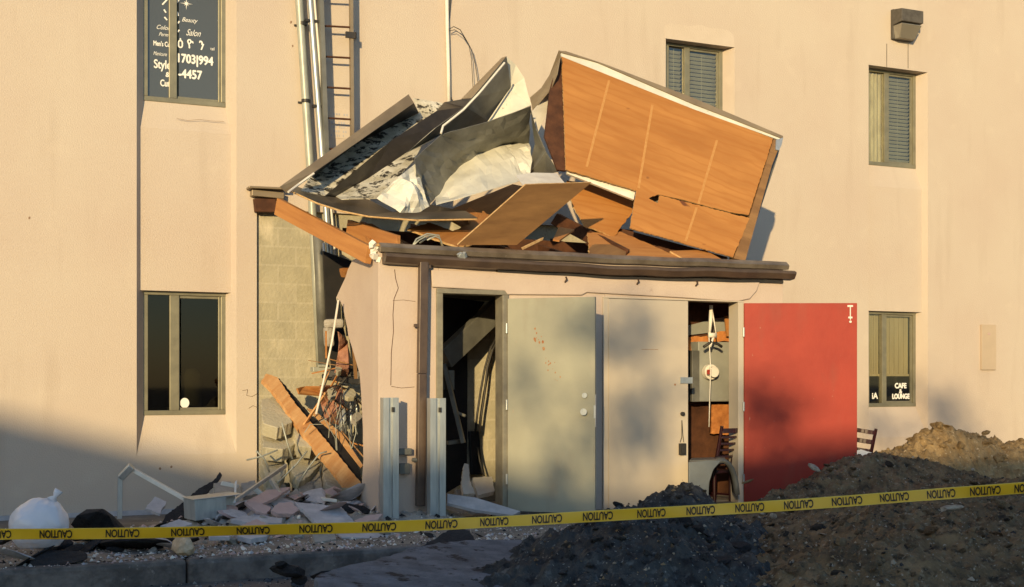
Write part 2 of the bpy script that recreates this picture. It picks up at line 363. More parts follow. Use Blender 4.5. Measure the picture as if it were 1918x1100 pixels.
def textmesh(body, size, mtl, name, parent, M, shear=0, ext=.002, align='LEFT', bold=0, sx=1.0, heavy=0):
    c = bpy.data.curves.new(name, 'FONT'); c.body = body; c.size = size; c.shear = shear; c.extrude = ext; c.align_x = align; c.offset = bold
    t = bpy.data.objects.new(name+'_t', c); COL.objects.link(t); bpy.context.view_layer.update()
    dg = bpy.context.evaluated_depsgraph_get(); me = bpy.data.meshes.new_from_object(t.evaluated_get(dg)); bpy.data.objects.remove(t)
    for v in me.vertices: v.co.x *= sx
    me.materials.clear(); me.materials.append(mtl)
    if heavy:
        base = [v.co.copy() for v in me.vertices]; fs = [list(p.vertices) for p in me.polygons]; nv = len(base); V = []; Fs = []
        for q, (dx, dy) in enumerate(((0,0),(heavy,0),(-heavy,0),(0,heavy),(0,-heavy))):
            V += [v+Vector((dx, dy, q*.0003)) for v in base]; Fs += [[i+q*nv for i in f_] for f_ in fs]
        me = bpy.data.meshes.new(name); me.from_pydata(V, [], Fs); me.materials.append(mtl)
    if parent == 'mesh': return me
    o = bpy.data.objects.new(name, me); place(o, parent, M); return o
def wallM(x, y, z): return Matrix.Translation((x, y, z)) @ Matrix.Rotation(R(90), 4, 'X')
RX90 = Matrix.Rotation(R(90), 4, 'X')

def window(n, x0, x1, z0, z1, kind):
    a, b = x0+KS*DW, x1-KS*DW; y = WY+DW; W = b-a
    labels = {}
    w = bpy.data.objects.new('window', None); w.empty_display_size = .1
    place(w, bld, Matrix.Translation(((a+b)/2, y, z0)))
    mul = {'film':.352,'clear':.37,'blind3':.37,'blind4':.40,'cafe':.35}[kind]; mx = a+W*mul; mw = .042 if kind != 'clear' else .052
    f = MB(); fw = .042; yf, yb = y-.012, y+.055
    f.box((a-.02, yf, z0-.005), (b+.02, yb, z0+fw*1.15)); f.box((a-.02, yf, z1-fw), (b+.02, yb, z1+.005))
    f.box((a-.02, yf+.002, z0+fw*1.15), (a+fw, yb, z1-fw)); f.box((b-fw, yf+.002, z0+fw*1.15), (b+.02, yb, z1-fw))
    f.box((mx-mw, yf+.001, z0+fw*1.15), (mx+mw, yb, z1-fw))
    f.build('frame', M_frame, w, bevel=.004)
    f = MB()   # inner sash of the sliding side
    s = .03; xa, xb = (mx+mw-.02, b-fw)
    f.box((xa, y+.012, z0+fw*1.15), (xa+s, y+.04, z1-fw)); f.box((xb-s, y+.012, z0+fw*1.15), (xb, y+.04, z1-fw))
    f.box((xa+s, y+.012, z1-fw-s), (xb-s, y+.04, z1-fw)); f.box((xa+s, y+.012, z0+fw*1.15), (xb-s, y+.04, z0+fw*1.15+s))
    f.build('sash', M_frame, w, bevel=.003)
    gm = M_film if kind == 'film' else (M_glass if kind.startswith('blind') or kind == 'cafe' else M_glassd)
    for xa, xb in ((a+fw, mx-mw), (mx+mw+.03, b-fw-.03)):
        f = MB(); f.box((xa-.004, y+.024, z0+fw), (xb+.004, y+.03, z1-fw+.004)); f.build('pane', gm, w)
    if kind.startswith('blind'):
        for xa, xb, side in ((a+fw, mx-mw, 0), (mx+mw, b-fw, 1)):
            f = MB()
            if kind == 'blind4' and side == 0:
                # pale folds behind the left pane stand in for its bright reflections
                n_ = 14; pts = []
                for i in range(n_+1): pts.append((xa+(xb-xa)*i/n_, y+.05+.01*math.sin(i*1.9)))
                for i in range(n_):
                    f.face((*pts[i], z0),(*pts[i+1], z0),(*pts[i+1], z1),(*pts[i], z1))
                f.build('curtain', M_cream2, w, fixn=False); continue
            z = z0+.05
            while z < z1-.03:
                f.cbox(((xa+xb)/2, y+.085, z), (xb-xa-.01, .050, .003), Matrix.Rotation(R(-38), 3, 'X')); z += .054
            f.box(((xa+xb)/2-.002, y+.07, z0+.03), ((xa+xb)/2+.002, y+.073, z1))
            f.build('blind', M_slat, w)
    if kind == 'cafe':
        zc = z0+.46
        for xa, xb in ((a+fw, mx-mw), (mx+mw+.03, b-fw-.03)):
            f = MB(); n_ = 10
            for i in range(n_):
                u0 = xa+(xb-xa)*i/n_; u1 = xa+(xb-xa)*(i+1)/n_
                f.box((u0, y+.06+.008*(i%2), zc), (u1, y+.066+.008*(i%2), z1))
            f.box((xa, y+.045, zc-.02), (xb, y+.058, zc+.012))
            f.build('curtain', M_curt, w)
    return w
M_cream2 = mat('reflection_folds', (.62,.54,.34), (.42,.35,.2), rough=.8, scale=3, stretch=(3,3,1))
W = {}
W['LU'] = window('LU', cols[0][1], cols[0][2], ZU0, ZU1, 'film'); W['LL'] = window('LL', cols[0][1], cols[0][2], ZL0, ZL1, 'clear')
W['CU'] = window('CU', cols[1][1], cols[1][2], ZU0, ZU1, 'blind3'); W['CL'] = window('CL', cols[1][1], cols[1][2], ZL0, ZL1, 'clear')
W['RU'] = window('RU', cols[2][1], cols[2][2], ZU0, ZU1, 'blind4'); W['RL'] = window('RL', cols[2][1], cols[2][2], ZL0, ZL1, 'cafe')
W['LU']['label'] = 'dark tinted salon window with white lettering'; W['LL']['label'] = 'dark clear window with a round white sticker'
W['RL']['label'] = 'window with tan curtain and cafe lettering'
GY = WY+DW+.020
def wtext(body, px, py, hpx, w, mtl=None, shear=0, bold=0, sx=1.0, align='LEFT'):
    p = P(px, py, GY); k = F/ (GY/(CT-((px-CX)/F)*ST))       # px per metre
    textmesh(body, hpx/k/.70, mtl or M_letter, 'lettering', w, Matrix.Translation(p) @ RX90, shear, .001, align, 0, sx, bold)
wl = W['LU']
wtext("ዕ", 332, 89, 16, wl, bold=.003, sx=.85); wtext("ዮ", 350, 90, 16, wl, bold=.003, sx=.85); wtext("ን", 373, 93, 16, wl, bold=.003, sx=.85)
wtext("1703|994", 330, 116, 16, wl, bold=.005, sx=.80); wtext("-4457", 334, 145, 16, wl, bold=.005, sx=.82)
wtext("Salon", 348, 66, 12, wl, shear=.5, sx=.72); wtext("Beauty", 340, 40, 8, wl, shear=.4, sx=.9); wtext("tel", 394, 94, 6, wl, sx=.9)
wtext("Style", 288, 127, 16, wl, bold=.003, sx=.72); wtext("&", 310, 144, 9, wl, bold=.002); wtext("Cuts", 300, 161, 12, wl, bold=.003, sx=.66)
wtext("Men's Cut", 287, 85, 9, wl, bold=.002, sx=.62); wtext("Perm", 297, 67, 7, wl, shear=.4, sx=.8); wtext("Manicure", 287, 103, 7, wl, shear=.3, sx=.66); wtext("Color", 292, 54, 8, wl, shear=.4, sx=.9)
# star and brush strokes above the salon lettering
def star(px, py, r, w):
    p = P(px, py, GY); k = F/(GY/(CT-((px-CX)/F)*ST)); f = MB(); pts = []
    for i in range(16):
        rr = (r if i % 4 == 0 else (r*.5 if i % 4 == 2 else r*.18))/k; a = math.pi*i/8+math.pi/2; pts.append((p.x+rr*math.cos(a), GY-.001, p.z+rr*math.sin(a)))
    f.prism(pts, (0,.002,0)); f.build('star_mark', M_letter, w)
star(349, 7, 12, wl)
f = MB()
for a, b in (((304,9),(318,-6)),((331,6),(337,-4)),((307,18),(311,24)),((332,22),(334,30)),((308,32),(313,38)),((333,44),(336,40)),((333,60),(336,56))):
    f.bar(P(*a, GY), P(*b, GY), .002, .016, (0,0,1))
f.build('brush_marks', M_letter, wl)
wtext("CAFE", 1676, 727, 9, W['RL'], bold=.006, sx=.92); wtext("&", 1684, 737, 8, W['RL'], bold=.003); wtext("LOUNGE", 1671, 747, 9, W['RL'], bold=.006, sx=.80); wtext("iA", 1633, 747, 11, W['RL'], bold=.004, sx=1.0)
f = MB(); c = P(346, 755, GY-.002); f.prism([(c.x+.05*math.cos(i*math.pi/12), c.y, c.z+.057*math.sin(i*math.pi/12)) for i in range(24)], (0,.003,0)); f.build('sticker', M_letter, W['LL'])
# things half seen in the lower left room, lit through the glass
f = MB(); f.box((1.75,WY+.55,.86),(2.5,WY+.9,.99)); f.build('window_bench', M_white, bld)
f = MB(); c = P(358, 705, WY+1.0); f.tube([c+Vector((0,0,-.35)), c+Vector((0,0,-.12)), c, c+Vector((0,0,.09))], [.13,.12,.14,.06], 12); f.build('room_stool', M_white, bld, smooth=True)

M_cracks = mat('chipped_stucco', (.30,.20,.13), (.22,.15,.10), rough=1)
def crack(pts, w=.006, y=11.2-.0015):
    for a, b in zip(pts, pts[1:]): f.bar(P(*a, y), P(*b, y), .003, w, (0,0,1) if abs(a[0]-b[0]) > abs(a[1]-b[1]) else (1,0,0))
# lintel patch above the middle window
pts = [(1246,72),(1244,50),(1256,43),(1270,46),(1290,49),(1312,47),(1330,53),(1350,54),(1366,58),(1374,66),(1376,89)]
q = [P(x, y, WY-.003) for x, y in pts]
M_patch = mat('pale_stucco_patch', (.59,.51,.42), (.54,.46,.37), rough=.92, scale=2, bump=.25, bscale=50)
f = MB(); f.prism(q, (0,.002,0)); f.build('stucco_patch', M_patch, bld)
f = MB(); crack([(454,732),(464,730),(462,741),(472,743),(481,738)], .004, WY-.0015); f.build('crack_line', M_wooddk, bld)
f = MB(); crack([(466,765),(474,760),(481,763)], .004, WY-.0015); f.build('crack_line', M_wooddk, bld)
f = MB(); crack([(331,222),(352,226),(375,224),(398,227),(420,228)], .004, WY+DS-.0015); f.build('crack_line', M_cracks, bld)
for px, py in ((55,408),(321,875),(300,878),(545,42),(548,86)):
    c = P(px, py, WY-.0015); f = MB(); f.prism([(c.x+.018*random.uniform(.5,1)*math.cos(k), c.y, c.z+.022*random.uniform(.5,1)*math.sin(k)) for k in range(6)], (0,.001,0)); f.build('chip_mark', M_cracks, bld)
# wall light
c = P(1687, 50, WY)
lamp = thing('wall_light', 'dark brown wall pack light above the right upper window', 'wall light', (c.x, WY, c.z-.2))
hx, k = .20, 1
zt, zm, zb = c.z+.21, c.z-.02, c.z-.21
f = MB(); f.box((c.x-hx*.95, WY-.06, zb), (c.x+hx*.95, WY-.001, zt+.01)); f.build('back_box', M_lamph, lamp, bevel=.012)
f = MB(); y1 = WY-.061
f.add([(c.x-hx,y1,zt),(c.x+hx,y1,zt),(c.x+hx,WY-.25,zt-.03),(c.x-hx,WY-.25,zt-.03),(c.x-hx,y1,zm),(c.x+hx,y1,zm),(c.x+hx,WY-.25,zm+.02),(c.x-hx,WY-.25,zm+.02)],
      [[0,1,2,3],[3,2,6,7],[0,3,7,4],[1,5,6,2],[4,7,6,5]]); f.build('hood', M_lamph, lamp, bevel=.01)
f = MB(); f.add([(c.x-hx*.93,y1,zm-.003),(c.x+hx*.93,y1,zm-.003),(c.x+hx*.93,WY-.235,zm-.003),(c.x-hx*.93,WY-.235,zm-.003),(c.x-hx*.8,y1,zb),(c.x+hx*.8,y1,zb),(c.x+hx*.7,WY-.14,zb),(c.x-hx*.7,WY-.14,zb)],
      [[0,1,2,3],[3,2,6,7],[0,3,7,4],[1,5,6,2],[4,7,6,5]]); f.build('lens', M_lens, lamp, bevel=.008)
f = MB()
for px in (1661, 1701):
    a = P(px, 82, WY-.012); b = P(px, 128, WY-.012); f.tube([a, b], .0035, 6)
f.build('lamp_wire', M_lamph, lamp)

# meter cover on right wall
a = P(1836, 608, WY); b = P(1863, 693, WY)
f = MB(); f.box((a.x, WY-.03, b.z), (b.x, WY-.002, a.z)); f.mi = 1
f.cbox(((a.x+b.x)/2, WY-.033, a.z-.14), (.05, .006, .03))
M_panel = mat('utility_cover', (.50,.40,.29), (.46,.37,.27), rough=.6)
tag(f.build('utility_panel', [M_panel, M_pinkslab], bevel=.005), 'narrow tan utility cover mounted on the wall at far right', 'utility box')

# ------------------------------------------------------------ pipes and ladder on the wall
def pipe(name, label, cat, pts, r, mtl, Y=WY-.09, n=12):
    f = MB(); f.tube([P(x, y, Y) for x, y in pts], r, n); return tag(f.build(name, mtl, None, smooth=True), label, cat)
pp = thing('standpipe', 'grey green vertical pipe, left of the bright pipe, strapped to the wall', 'pipe', P(580, 300, WY-.1))
f = MB(); f.tube([P(x, y, WY-.1) for x, y in ((557,-60),(560,0),(570,150),(582,330),(591,520),(600,690))], .045, 14); f.build('pipe', M_pipe, pp, smooth=True)
f = MB()
for px, py in ((566, 45), (573, 190)):
    c = P(px, py, WY-.1); f.tube([c+Vector((0,0,-.02)), c+Vector((0,0,.02))], .053, 14); f.bar(c+Vector((-.07,.09,0)), c+Vector((.05,.08,0)), .02, .02)
f.build('strap', M_dark, pp)
pp = thing('bright_conduit', 'bright galvanised conduit beside the ladder on the wall', 'pipe', P(600, 300, WY-.12))
f = MB(); f.tube([P(x, y, WY-.13) for x, y in ((577,-60),(581,0),(590,120),(600,250),(606,330),(617,480),(622,600))], .033, 14); f.build('pipe', M_galv, pp, smooth=True)
f = MB(); f.tube([P(x, y, WY-.13) for x, y in ((584,-60),(589,0),(599,120),(609,250),(615,330),(628,480),(632,600))], .014, 10); f.build('thin_pipe', M_white, pp, smooth=True)
f = MB()
for px, py in ((584, 40), (598, 200)):
    c = P(px, py, WY-.13); f.cbox(c, (.16,.05,.03))
f.build('clamp', M_dark, pp)
lad = thing('roof_ladder', 'fixed steel roof ladder bolted to the wall above the wreckage', 'ladder', P(635, 250, WY-.15))
f = MB(); f.bar(P(598,-60,WY-.17), P(612,330,WY-.17), .05, .10, (0,1,0)); f.build('rail', M_slate, lad)
f = MB(); f.bar(P(657,-60,WY-.17), P(660,330,WY-.17), .035, .06, (0,1,0)); f.build('rail', M_tan, lad)
for i in range(7):
    y = -8+57.5*i; f = MB(); f.tube([P(600+i*2, y-1, WY-.17), P(658, y+2, WY-.17)], .012, 8); f.build('rung', M_wooddk, lad)
for y in (66, 300):
    f = MB(); f.bar(P(657,y,WY-.17), P(664,y,WY), .05, .07); f.cbox(P(656, y, WY-.2), (.11,.03,.07)); f.build('bracket', M_bronze, lad)
pipe('white_conduit', 'thin white conduit running up the wall between ladder and middle window', 'conduit', ((836,-60),(838,60),(840,130),(841,215)), .022, M_white, WY-.05)
f = MB(); f.tube([P(x, y, WY-.03) for x, y in ((847,-40),(842,20),(839,60),(842,120),(843,180),(848,190))], .007, 6)
tag(f.build('black_cable', M_dark), 'dark cable hugging the white conduit on the wall', 'cable')
f = MB(); f.tube([P(x, y, WY-.10) for x, y in ((841,55),(850,50),(862,56),(875,78),(884,95),(890,120),(896,160))], .005, 6); f.tube([P(x, y, WY-.09) for x, y in ((841,58),(852,56),(866,66),(878,84),(883,110),(886,165))], .004, 6)
tag(f.build('looped_cable', M_dark), 'thin looped cable hanging from the white conduit', 'cable')
# faded notice behind the ladder
f = MB(); f.box((P(617,205,WY).x, WY-.006, P(617,258,WY).z), (P(655,205,WY).x, WY-.001, P(617,203,WY).z)); f.mi = 1
for i in range(6):
    a = P(619, 213+i*8, WY-.009); b = P(652-(i*5)%9, 213+i*8, WY-.009); n_ = 7
    for k in range(n_):
        if (i*3+k) % 4: f.box((a.x+(b.x-a.x)*k/n_+.006, WY-.009, a.z-.012), (a.x+(b.x-a.x)*(k+1)/n_-.006, WY-.0065, a.z+.012))
tag(f.build('faded_notice', [M_patch, M_greypl]), 'faded pale notice painted on a panel behind the ladder', 'notice')

# ------------------------------------------------------------ annex
anx = thing('annex_building', 'low pink stucco annex with torn side wall and three metal doors', 'annex', (5.5, AY, 0))
AX0, AX1 = Xw(709, AY), 8.30
ZT = 2.52; ZD = 2.17
O1 = (Xw(822, AY), Xw(946, AY)); O2 = (Xw(1133-0, AY), Xw(1386, AY))
m = MB(); yb = AY+.18
xsf = [AX0, O1[0], O1[1], O2[0], O2[1], AX1]
zb = -.25
def wseg(x0, x1, z0, z1, y0=AY, y1=None): m.box((x0, y0, z0), (x1, y1 or yb, z1))
wseg(AX0, O1[0], zb, ZT); wseg(O1[0], O1[1], ZD, ZT); wseg(O1[1], O2[0], zb, ZT); wseg(O2[0], O2[1], ZD-.02, ZT); wseg(O2[1], AX1, zb, ZT)
m.build('front_wall', M_pink, anx, bevel=.006, M=Matrix.Translation((0,AY,0)))
# bulged render above the doors
pts = [(950,512),(952,540),(925,560),(950,556),(1100,556),(1112,549),(1285,560),(1380,566),(1402,562),(1420,548),(1424,533)]
q = [P(x, y, AY-.028) for x, y in [(700+108,505),(810,538),(946,545),(951,552),(1090,553),(1100,548),(1280,558),(1380,565),(1405,560),(1418,545),(1424,528)]]
f = MB(); f.prism(q, (0,.026,0)); f.build('render_band', M_pink, anx, bevel=.01)
# side wall, torn: jagged left edge
SW = [(709,487),(660,487),(651,505),(646,521),(637,540),(629,558),(636,563),(642,575),(645,592),(650,615),(652,630),(660,655),(668,683),(673,700),(676,740),(679,800),(680,860),(676,925),(666,960),(668,985),(709,985)]
plS = (P(709,700,AY+.002), Vector((1,0,0)))
def sidep(px, py): return onplane(px, py, plS)
q = [sidep(x, y) for x, y in SW]
q[0] = Vector((AX0, AY, ZT)); q[-1] = Vector((AX0, AY, -.25)); q[-2].z = -.25
q = [Vector((AX0+.004, max(yb+.001, p.y), p.z)) for p in q]
f = MB(); f.prism(q, (.14,0,0))
f.build('side_wall', M_pink, anx, M=Matrix.Translation((AX0, AY, 0)))
# right side wall and floor, inner partition, dark ceiling remains
f = MB(); f.box((AX1-.16, yb+.001, -.2), (AX1, WY-.001, ZT)); f.build('side_wall', M_pink, anx)
f = MB(); f.box((AX0+.15, yb, -.19), (AX1-.17, WY+.04, .005)); f.build('floor', M_conc, anx)
f = MB(); f.box((AX0+.35, AY+.30, ZD+.09), (AX0+2.4, WY-.35, ZD+.11)); f.build('ceiling_board', M_black, anx)
f = MB(); f.box((6.62, AY+.19, 0), (6.70, WY-.02, ZT-.05)); f.build('partition', M_wooddk, anx)
# cracks in the stucco
f = MB()
crack([(739,505),(741,522),(746,540),(738,560),(736,590),(737,620),(733,660),(732,722)], .005); f.build('crack_line', M_wooddk, anx); f = MB(); crack([(736,563),(755,562),(778,565)], .003); f.build('crack_line', M_wooddk, anx); f = MB(); crack([(733,724),(752,727),(776,725)], .004)
f.build('crack_line', M_wooddk, anx)
# door frames
def dframe(x0, x1, ztop, name='door_frame', mt=None, hh=.045):
    f = MB(); f.box((x0-.03, AY-.02, -.1), (x0+.035, yb-.02, ztop)); f.box((x1-.035, AY-.022, -.1), (x1+.03, yb-.02, ztop)); f.box((x0-.03, AY-.024, ztop), (x1+.03, yb-.02, ztop+hh))
    f.build(name, mt or M_doorfr, anx, bevel=.004)
dframe(O1[0], O1[1], ZD-.03); dframe(O2[0], O2[1], ZD-.03, mt=M_doorw, hh=.015)
def leaf(name, mtl, hinge, end, z0, z1, parts, label):
    hinge = Vector((*hinge, 0)); end = Vector((*end, 0)); d = (end-hinge); L = d.length; d.normalize(); nrm = Vector((d.y, -d.x, 0))
    if nrm.dot(Vector((0,-1,0))) < 0: nrm = -nrm
    M = Matrix(((d.x, -nrm.x, 0, hinge.x), (d.y, -nrm.y, 0, hinge.y), (0, 0, 1, z0), (0,0,0,1)))
    f = MB(); f.box((0, 0, 0), (L, .045, z1-z0)); f.v = [M @ v for v in f.v]
    o = f.build(name, mtl, anx, bevel=.003, M=M); o['label'] = label
    for pn, pm, fn in parts:
        g = MB(); fn(g, L, z1-z0); g.v = [M @ v for v in g.v]; g.build(pn, pm, o, bevel=.002)
    return o
def grey_dead(g, L, H): g.tube([(L-.10, .001, H*.545), (L-.10, -.018, H*.545)], .026, 14)
def grey_lock(g, L, H):
    g.tube([(L-.10, .001, H*.47+.0), (L-.10, -.05, H*.47)], [.02,.034], 14)
def edgepl(g, L, H): g.box((L-.002, .004, H*.40), (L+.004, .041, H*.55)); g.box((L-.012,-.004,H*.44),(L+.008,.002,H*.50))
def hinge_at(z):
    return lambda g, L, H: g.tube([(-.008, -.008, H*z-.05), (-.008, -.008, H*z+.05)], .012, 8)
HG = [('hinge', M_galv, hinge_at(z)) for z in (.15, .5, .86)]
M_rust = mat('rust_mark', (.30,.10,.03), (.40,.24,.12), rough=.9, scale=30)
rc = random.Random(3)
def rust(g, L, H):
    for i in range(26):
        t = rc.random(); x = .26+t*.26+rc.uniform(-.05,.05); z = H*(.86-t*.26)+rc.uniform(-.04,.04); r = rc.uniform(.003,.012)*(1.6-t)
        g.prism([(x+r*math.cos(a)*rc.uniform(.6,1), -.0012, z+r*1.5*math.sin(a)*rc.uniform(.6,1)) for a in [k*math.pi/4 for k in range(8)]], (0,.001,0))
H1 = Vector((Xw(946,AY)+.012, AY-.02)); 
leaf('door', M_greyd, (H1.x, AY-.035), (5.64, 10.56), .03, 2.105, [('knob', M_galv, grey_lock), ('deadbolt', M_galv, grey_dead), ('strike_plate', M_galv, edgepl), ('rust_streak', M_rust, rust)]+HG, 'scuffed grey green door swung open')
def wlock(g, L, H):
    g.tube([(L-.075, .001, H*.46), (L-.075, -.03, H*.46)], .022, 12)
def wlatch(g, L, H): g.box((L-.10, -.012, H*.605), (L+.05, .0, H*.635))
def lockbox(g, L, H):
    x = L-.085; g.tube([(x-.0, -.012, H*.43), (x-.001, -.014, H*.35), (x-.022,-.016,H*.325)], .004, 6); g.tube([(x+.002, -.012, H*.43), (x+.012, -.014, H*.36), (x+.022,-.016,H*.325)], .004, 6)
    g.box((x-.035, -.045, H*.265), (x+.035, -.006, H*.32)); g.box((x-.022, -.05, H*.275), (x+.022, -.045, H*.308))
def scr(g, L, H): g.box((.38,-.0015,H*.765),(.58,.0,H*.767)); g.tube([(L-.16,0,H*.60),(L-.16,-.002,H*.60)], .012, 8)
leaf('door', M_doorw, (O2[0]+.03, AY-.03), (Xw(1286,AY), AY-.03), -.05, 2.135, [('knob', M_dark, wlock), ('latch', M_galv, wlatch), ('key_box', M_dark, lockbox), ('scratch', M_rust, scr)], 'closed beige door with key box')
def rbolt(g, L, H):
    x = L-.075; g.box((x-.030, -.008, H-.042), (x+.030, 0, H-.022)); g.tube([(x,-.010,H-.03),(x,-.010,H-.18)], .007, 8); g.box((x-.022,-.016,H-.165),(x+.022,0,H-.145)); g.tube([(x,0,H-.20),(x,-.02,H-.20)], .014, 8)
leaf('door', M_red, (Xw(1391,AY), AY-.03), (8.86, 10.66), -.08, 2.13, [('bolt', M_white, rbolt)]+HG, 'bright red door swung open')

# gutter, downspout and the pipe under the eave
gut = thing('roof_gutter', 'long brown metal gutter and fascia over the annex doors', 'gutter', (6, AY-.1, ZT))
prof_lip = [(.0,.075),(-.02,.075),(-.06,.045),(-.075,.03),(-.06,-.012),(0,-.012)]
prof_g = [(-.01,-.014),(-.10,-.014),(-.135,-.03),(-.135,-.05),(-.10,-.105),(-.02,-.115),(-.01,-.115)]
def sweep(prof, x0, x1, n, zo, mtl, name, sag=0, wob=0, mi=None):
    f = MB(); k = len(prof)
    for i in range(n+1):
        u = i/n; x = x0+(x1-x0)*u; s = -sag*math.sin(math.pi*u)+wob*noise.noise(Vector((x*1.7, 3, 0)))
        yy = wob*1.2*noise.noise(Vector((x*1.3, 9, 0)))
        for a, b in prof: f.v.append(Vector((x, AY+a+yy, zo+b+s)))
    for i in range(n):
        for j in range(k):
            f.f.append([i*k+j, i*k+(j+1)%k, (i+1)*k+(j+1)%k, (i+1)*k+j]); f.m.append(0)
    f.f.append(list(range(k))[::-1]); f.m.append(0); f.f.append([n*k+j for j in range(k)]); f.m.append(0)
    return f.build(name, mtl, gut)
sweep(prof_lip, AX0-.0, 8.33, 50, 2.52, M_gutterlip, 'fascia_lip', .01, .012)
sweep(prof_g, AX0+.03, 8.38, 50, 2.51, M_gutter, 'gutter', .025, .02)
sweep([(0,-.125),(-.04,-.125),(-.04,-.15),(0,-.15)], AX0+1.2, 8.28, 50, 2.51, M_bronze, 'eave_strip', .02, .016)
f = MB(); f.box((AX0-.03, AY-.10, 2.60), (8.28, AY+.10, 2.615)); 
f.v = []; f.f = []; f.m = []
n_ = 40
for i in range(n_+1):
    x = AX0-.02+(8.30-AX0)*i/n_; z = 2.585+.010*noise.noise(Vector((x*3,0,5)))-.01*math.sin(math.pi*i/n_)
    f.v += [Vector((x, AY-.02, z)), Vector((x, AY+.13, z+.02)), Vector((x, AY+.13, z-.01)), Vector((x, AY-.02, z-.022))]
for i in range(n_):
    for j in range(4): f.f.append([i*4+j, i*4+(j+1)%4, (i+1)*4+(j+1)%4, (i+1)*4+j]); f.m.append(0)
f.f.append([3,2,1,0]); f.m.append(0); f.f.append([n_*4+j for j in range(4)]); f.m.append(0)
f.build('drip_edge', M_plyedge, gut)
for px in (1060, 1195, 1305):
    c = P(px, 523+(px-1060)*.03, AY-.05); f = MB(); f.tube([c+Vector((0,-.0,.02)), c+Vector((0,-.02,0)), c+Vector((0,.02,-.03))], .009, 8); f.build('bracket', M_gutter, gut)
f = MB(); c = P(870, 480, AY-.10); 
for i in range(5): f.cbox(c+Vector((random.uniform(-.05,.05), random.uniform(-.02,.02), random.uniform(-.02,.02))), (.06,.03,.04), Euler((random.random(),random.random(),random.random())).to_matrix())
f.build('torn_clip', M_galv, gut)
ds = thing('downspout', 'dark brown square downspout hanging in front of annex left of the doorway', 'downspout', P(790, 950, AY-.06))
f = MB(); f.bar(P(793,490,AY-.07), P(790,700,AY-.07), .085, .07, (0,1,0)); f.bar(P(790,700.5,AY-.07), P(787,948,AY-.075), .082, .068, (0,1,0)); f.build('pipe', M_gutter, ds, bevel=.006)
for x_, y_ in ((782, 610), (800, 500)):
    f = MB(); c = P(x_, y_, AY-.06); f.cbox(c, (.06, .05, .03)); f.build('strap', M_gutter, ds)

# galvanised channel posts
def post(px0, px1, ytop, ybot, Y, label, grp):
    a = P(px0, ybot, Y); b = P(px1, ytop, Y); t = thing('steel_post', label, 'post', ((a.x+b.x)/2, Y, 0), 0, grp)
    w = b.x-a.x; f = MB(); z0, z1 = -.03, b.z
    prof = [(0,0),(w*.38,0),(w*.42,.02),(w*.58,.02),(w*.62,0),(w,0),(w,.09),(w-.006,.09),(w-.006,.008),(w*.64,.008),(w*.60,.028),(w*.40,.028),(w*.36,.008),(.006,.008),(.006,.09),(0,.09)]
    f.prism([(a.x+u, Y+v, z0) for u, v in prof], (0,0,z1-z0)); f.build('channel', M_galv, t)
    f = MB(); f.cbox(((a.x+b.x)/2+.02, Y+.0, b.z-.11), (.02, .03, .045)); f.build('clip', M_dark, t)
    return t
post(718, 747, 745, 970, AY-.25, 'galvanised steel channel post left of the brown downspout', 'steel channel posts')
post(806, 835, 746, 970, AY-.25, 'galvanised steel channel post right of the brown downspout', 'steel channel posts')
# gas fittings behind posts
f = MB(); c = P(757, 862, AY-.05)
f.cbox(c+Vector((0,0,.08)), (.14,.05,.06)); f.cbox(c+Vector((0,0,-.08)), (.10,.05,.10)); f.tube([c+Vector((.08,0,0)), c+Vector((.12,-.04,0))], .02, 8)
tag(f.build('hose_box', M_slate, bevel=.006), 'small grey fitting on the annex wall between the two steel posts', 'wall fitting')

# ------------------------------------------------------------ wrecked roof: timber
def beam(name, label, a, b, w, h, mtl, up=(0,0,1), grp=None, jag=True, cat='timber'):
    f = MB(); A, B = P(*a), P(*b); d = (B-A).normalized(); L = (B-A).length
    x = d.cross(Vector(up)).normalized(); y = x.cross(d).normalized()
    M = Matrix(((d.x, x.x, y.x, A.x), (d.y, x.y, y.y, A.y), (d.z, x.z, y.z, A.z), (0,0,0,1)))
    n_ = 8; j = (lambda: random.uniform(-.03,.03)) if jag else (lambda: 0)
    f.add([M @ Vector(v) for v in [(j(),-w/2,-h/2),(L+j(),-w/2,-h/2),(L+j(),w/2,-h/2),(j(),w/2,-h/2),(j(),-w/2,h/2),(L+j(),-w/2,h/2),(L+j(),w/2,h/2),(j(),w/2,h/2)]],
          [[0,3,2,1],[4,5,6,7],[0,1,5,4],[1,2,6,5],[2,3,7,6],[3,0,4,7]])
    o = f.build(name, mtl, None, M=M, bevel=.004); return tag(o, label, cat, grp)
beam('rafter', 'thick orange rafter slanting across the exposed block wall to the annex corner', (522,388,12.6), (692,478,AY+.12), .06, .17, M_wood)
beam('header_beam', 'short dark timber stub under the broken eave trim at left', (480,385,WY-.05), (519,386,WY-.05), .08, .15, M_wooddk)
f = MB(); f.bar(P(464,352,WY-.09), P(535,355,WY-.09), .16, .025); f.bar(P(470,362,WY-.06), P(530,368,WY-.06), .11, .07)
tag(f.build('eave_trim', M_tan, bevel=.006), 'bent grey tan eave trim sticking out left of the wreckage', 'roof trim')
beam('roof_joist', 'orange joist between the slanting rafter and the gutter', (655,428,12.3), (745,458,AY+.2), .05, .17, M_wood)
plate('timber_piece', M_wood, [(650,419),(697,419),(760,458),(712,460)], 11.6, 12.4, .04).__setitem__('label','flat orange board lying above the annex corner')
bpy.data.objects['timber_piece']['category'] = 'board'
def lplate(name, label, cat, *a, **k):
    o = plate(name, *a, **k); return tag(o, label, cat, k.get('grp'))
lplate('broken_board', 'zigzag orange plywood offcut above the left end of the gutter', 'board', M_wood, [(763,429),(805,417),(848,433),(893,414),(905,395),(930,420),(880,458),(857,462)], 11.5, 12.5, .02, edge=M_plyedge, jag=.009)
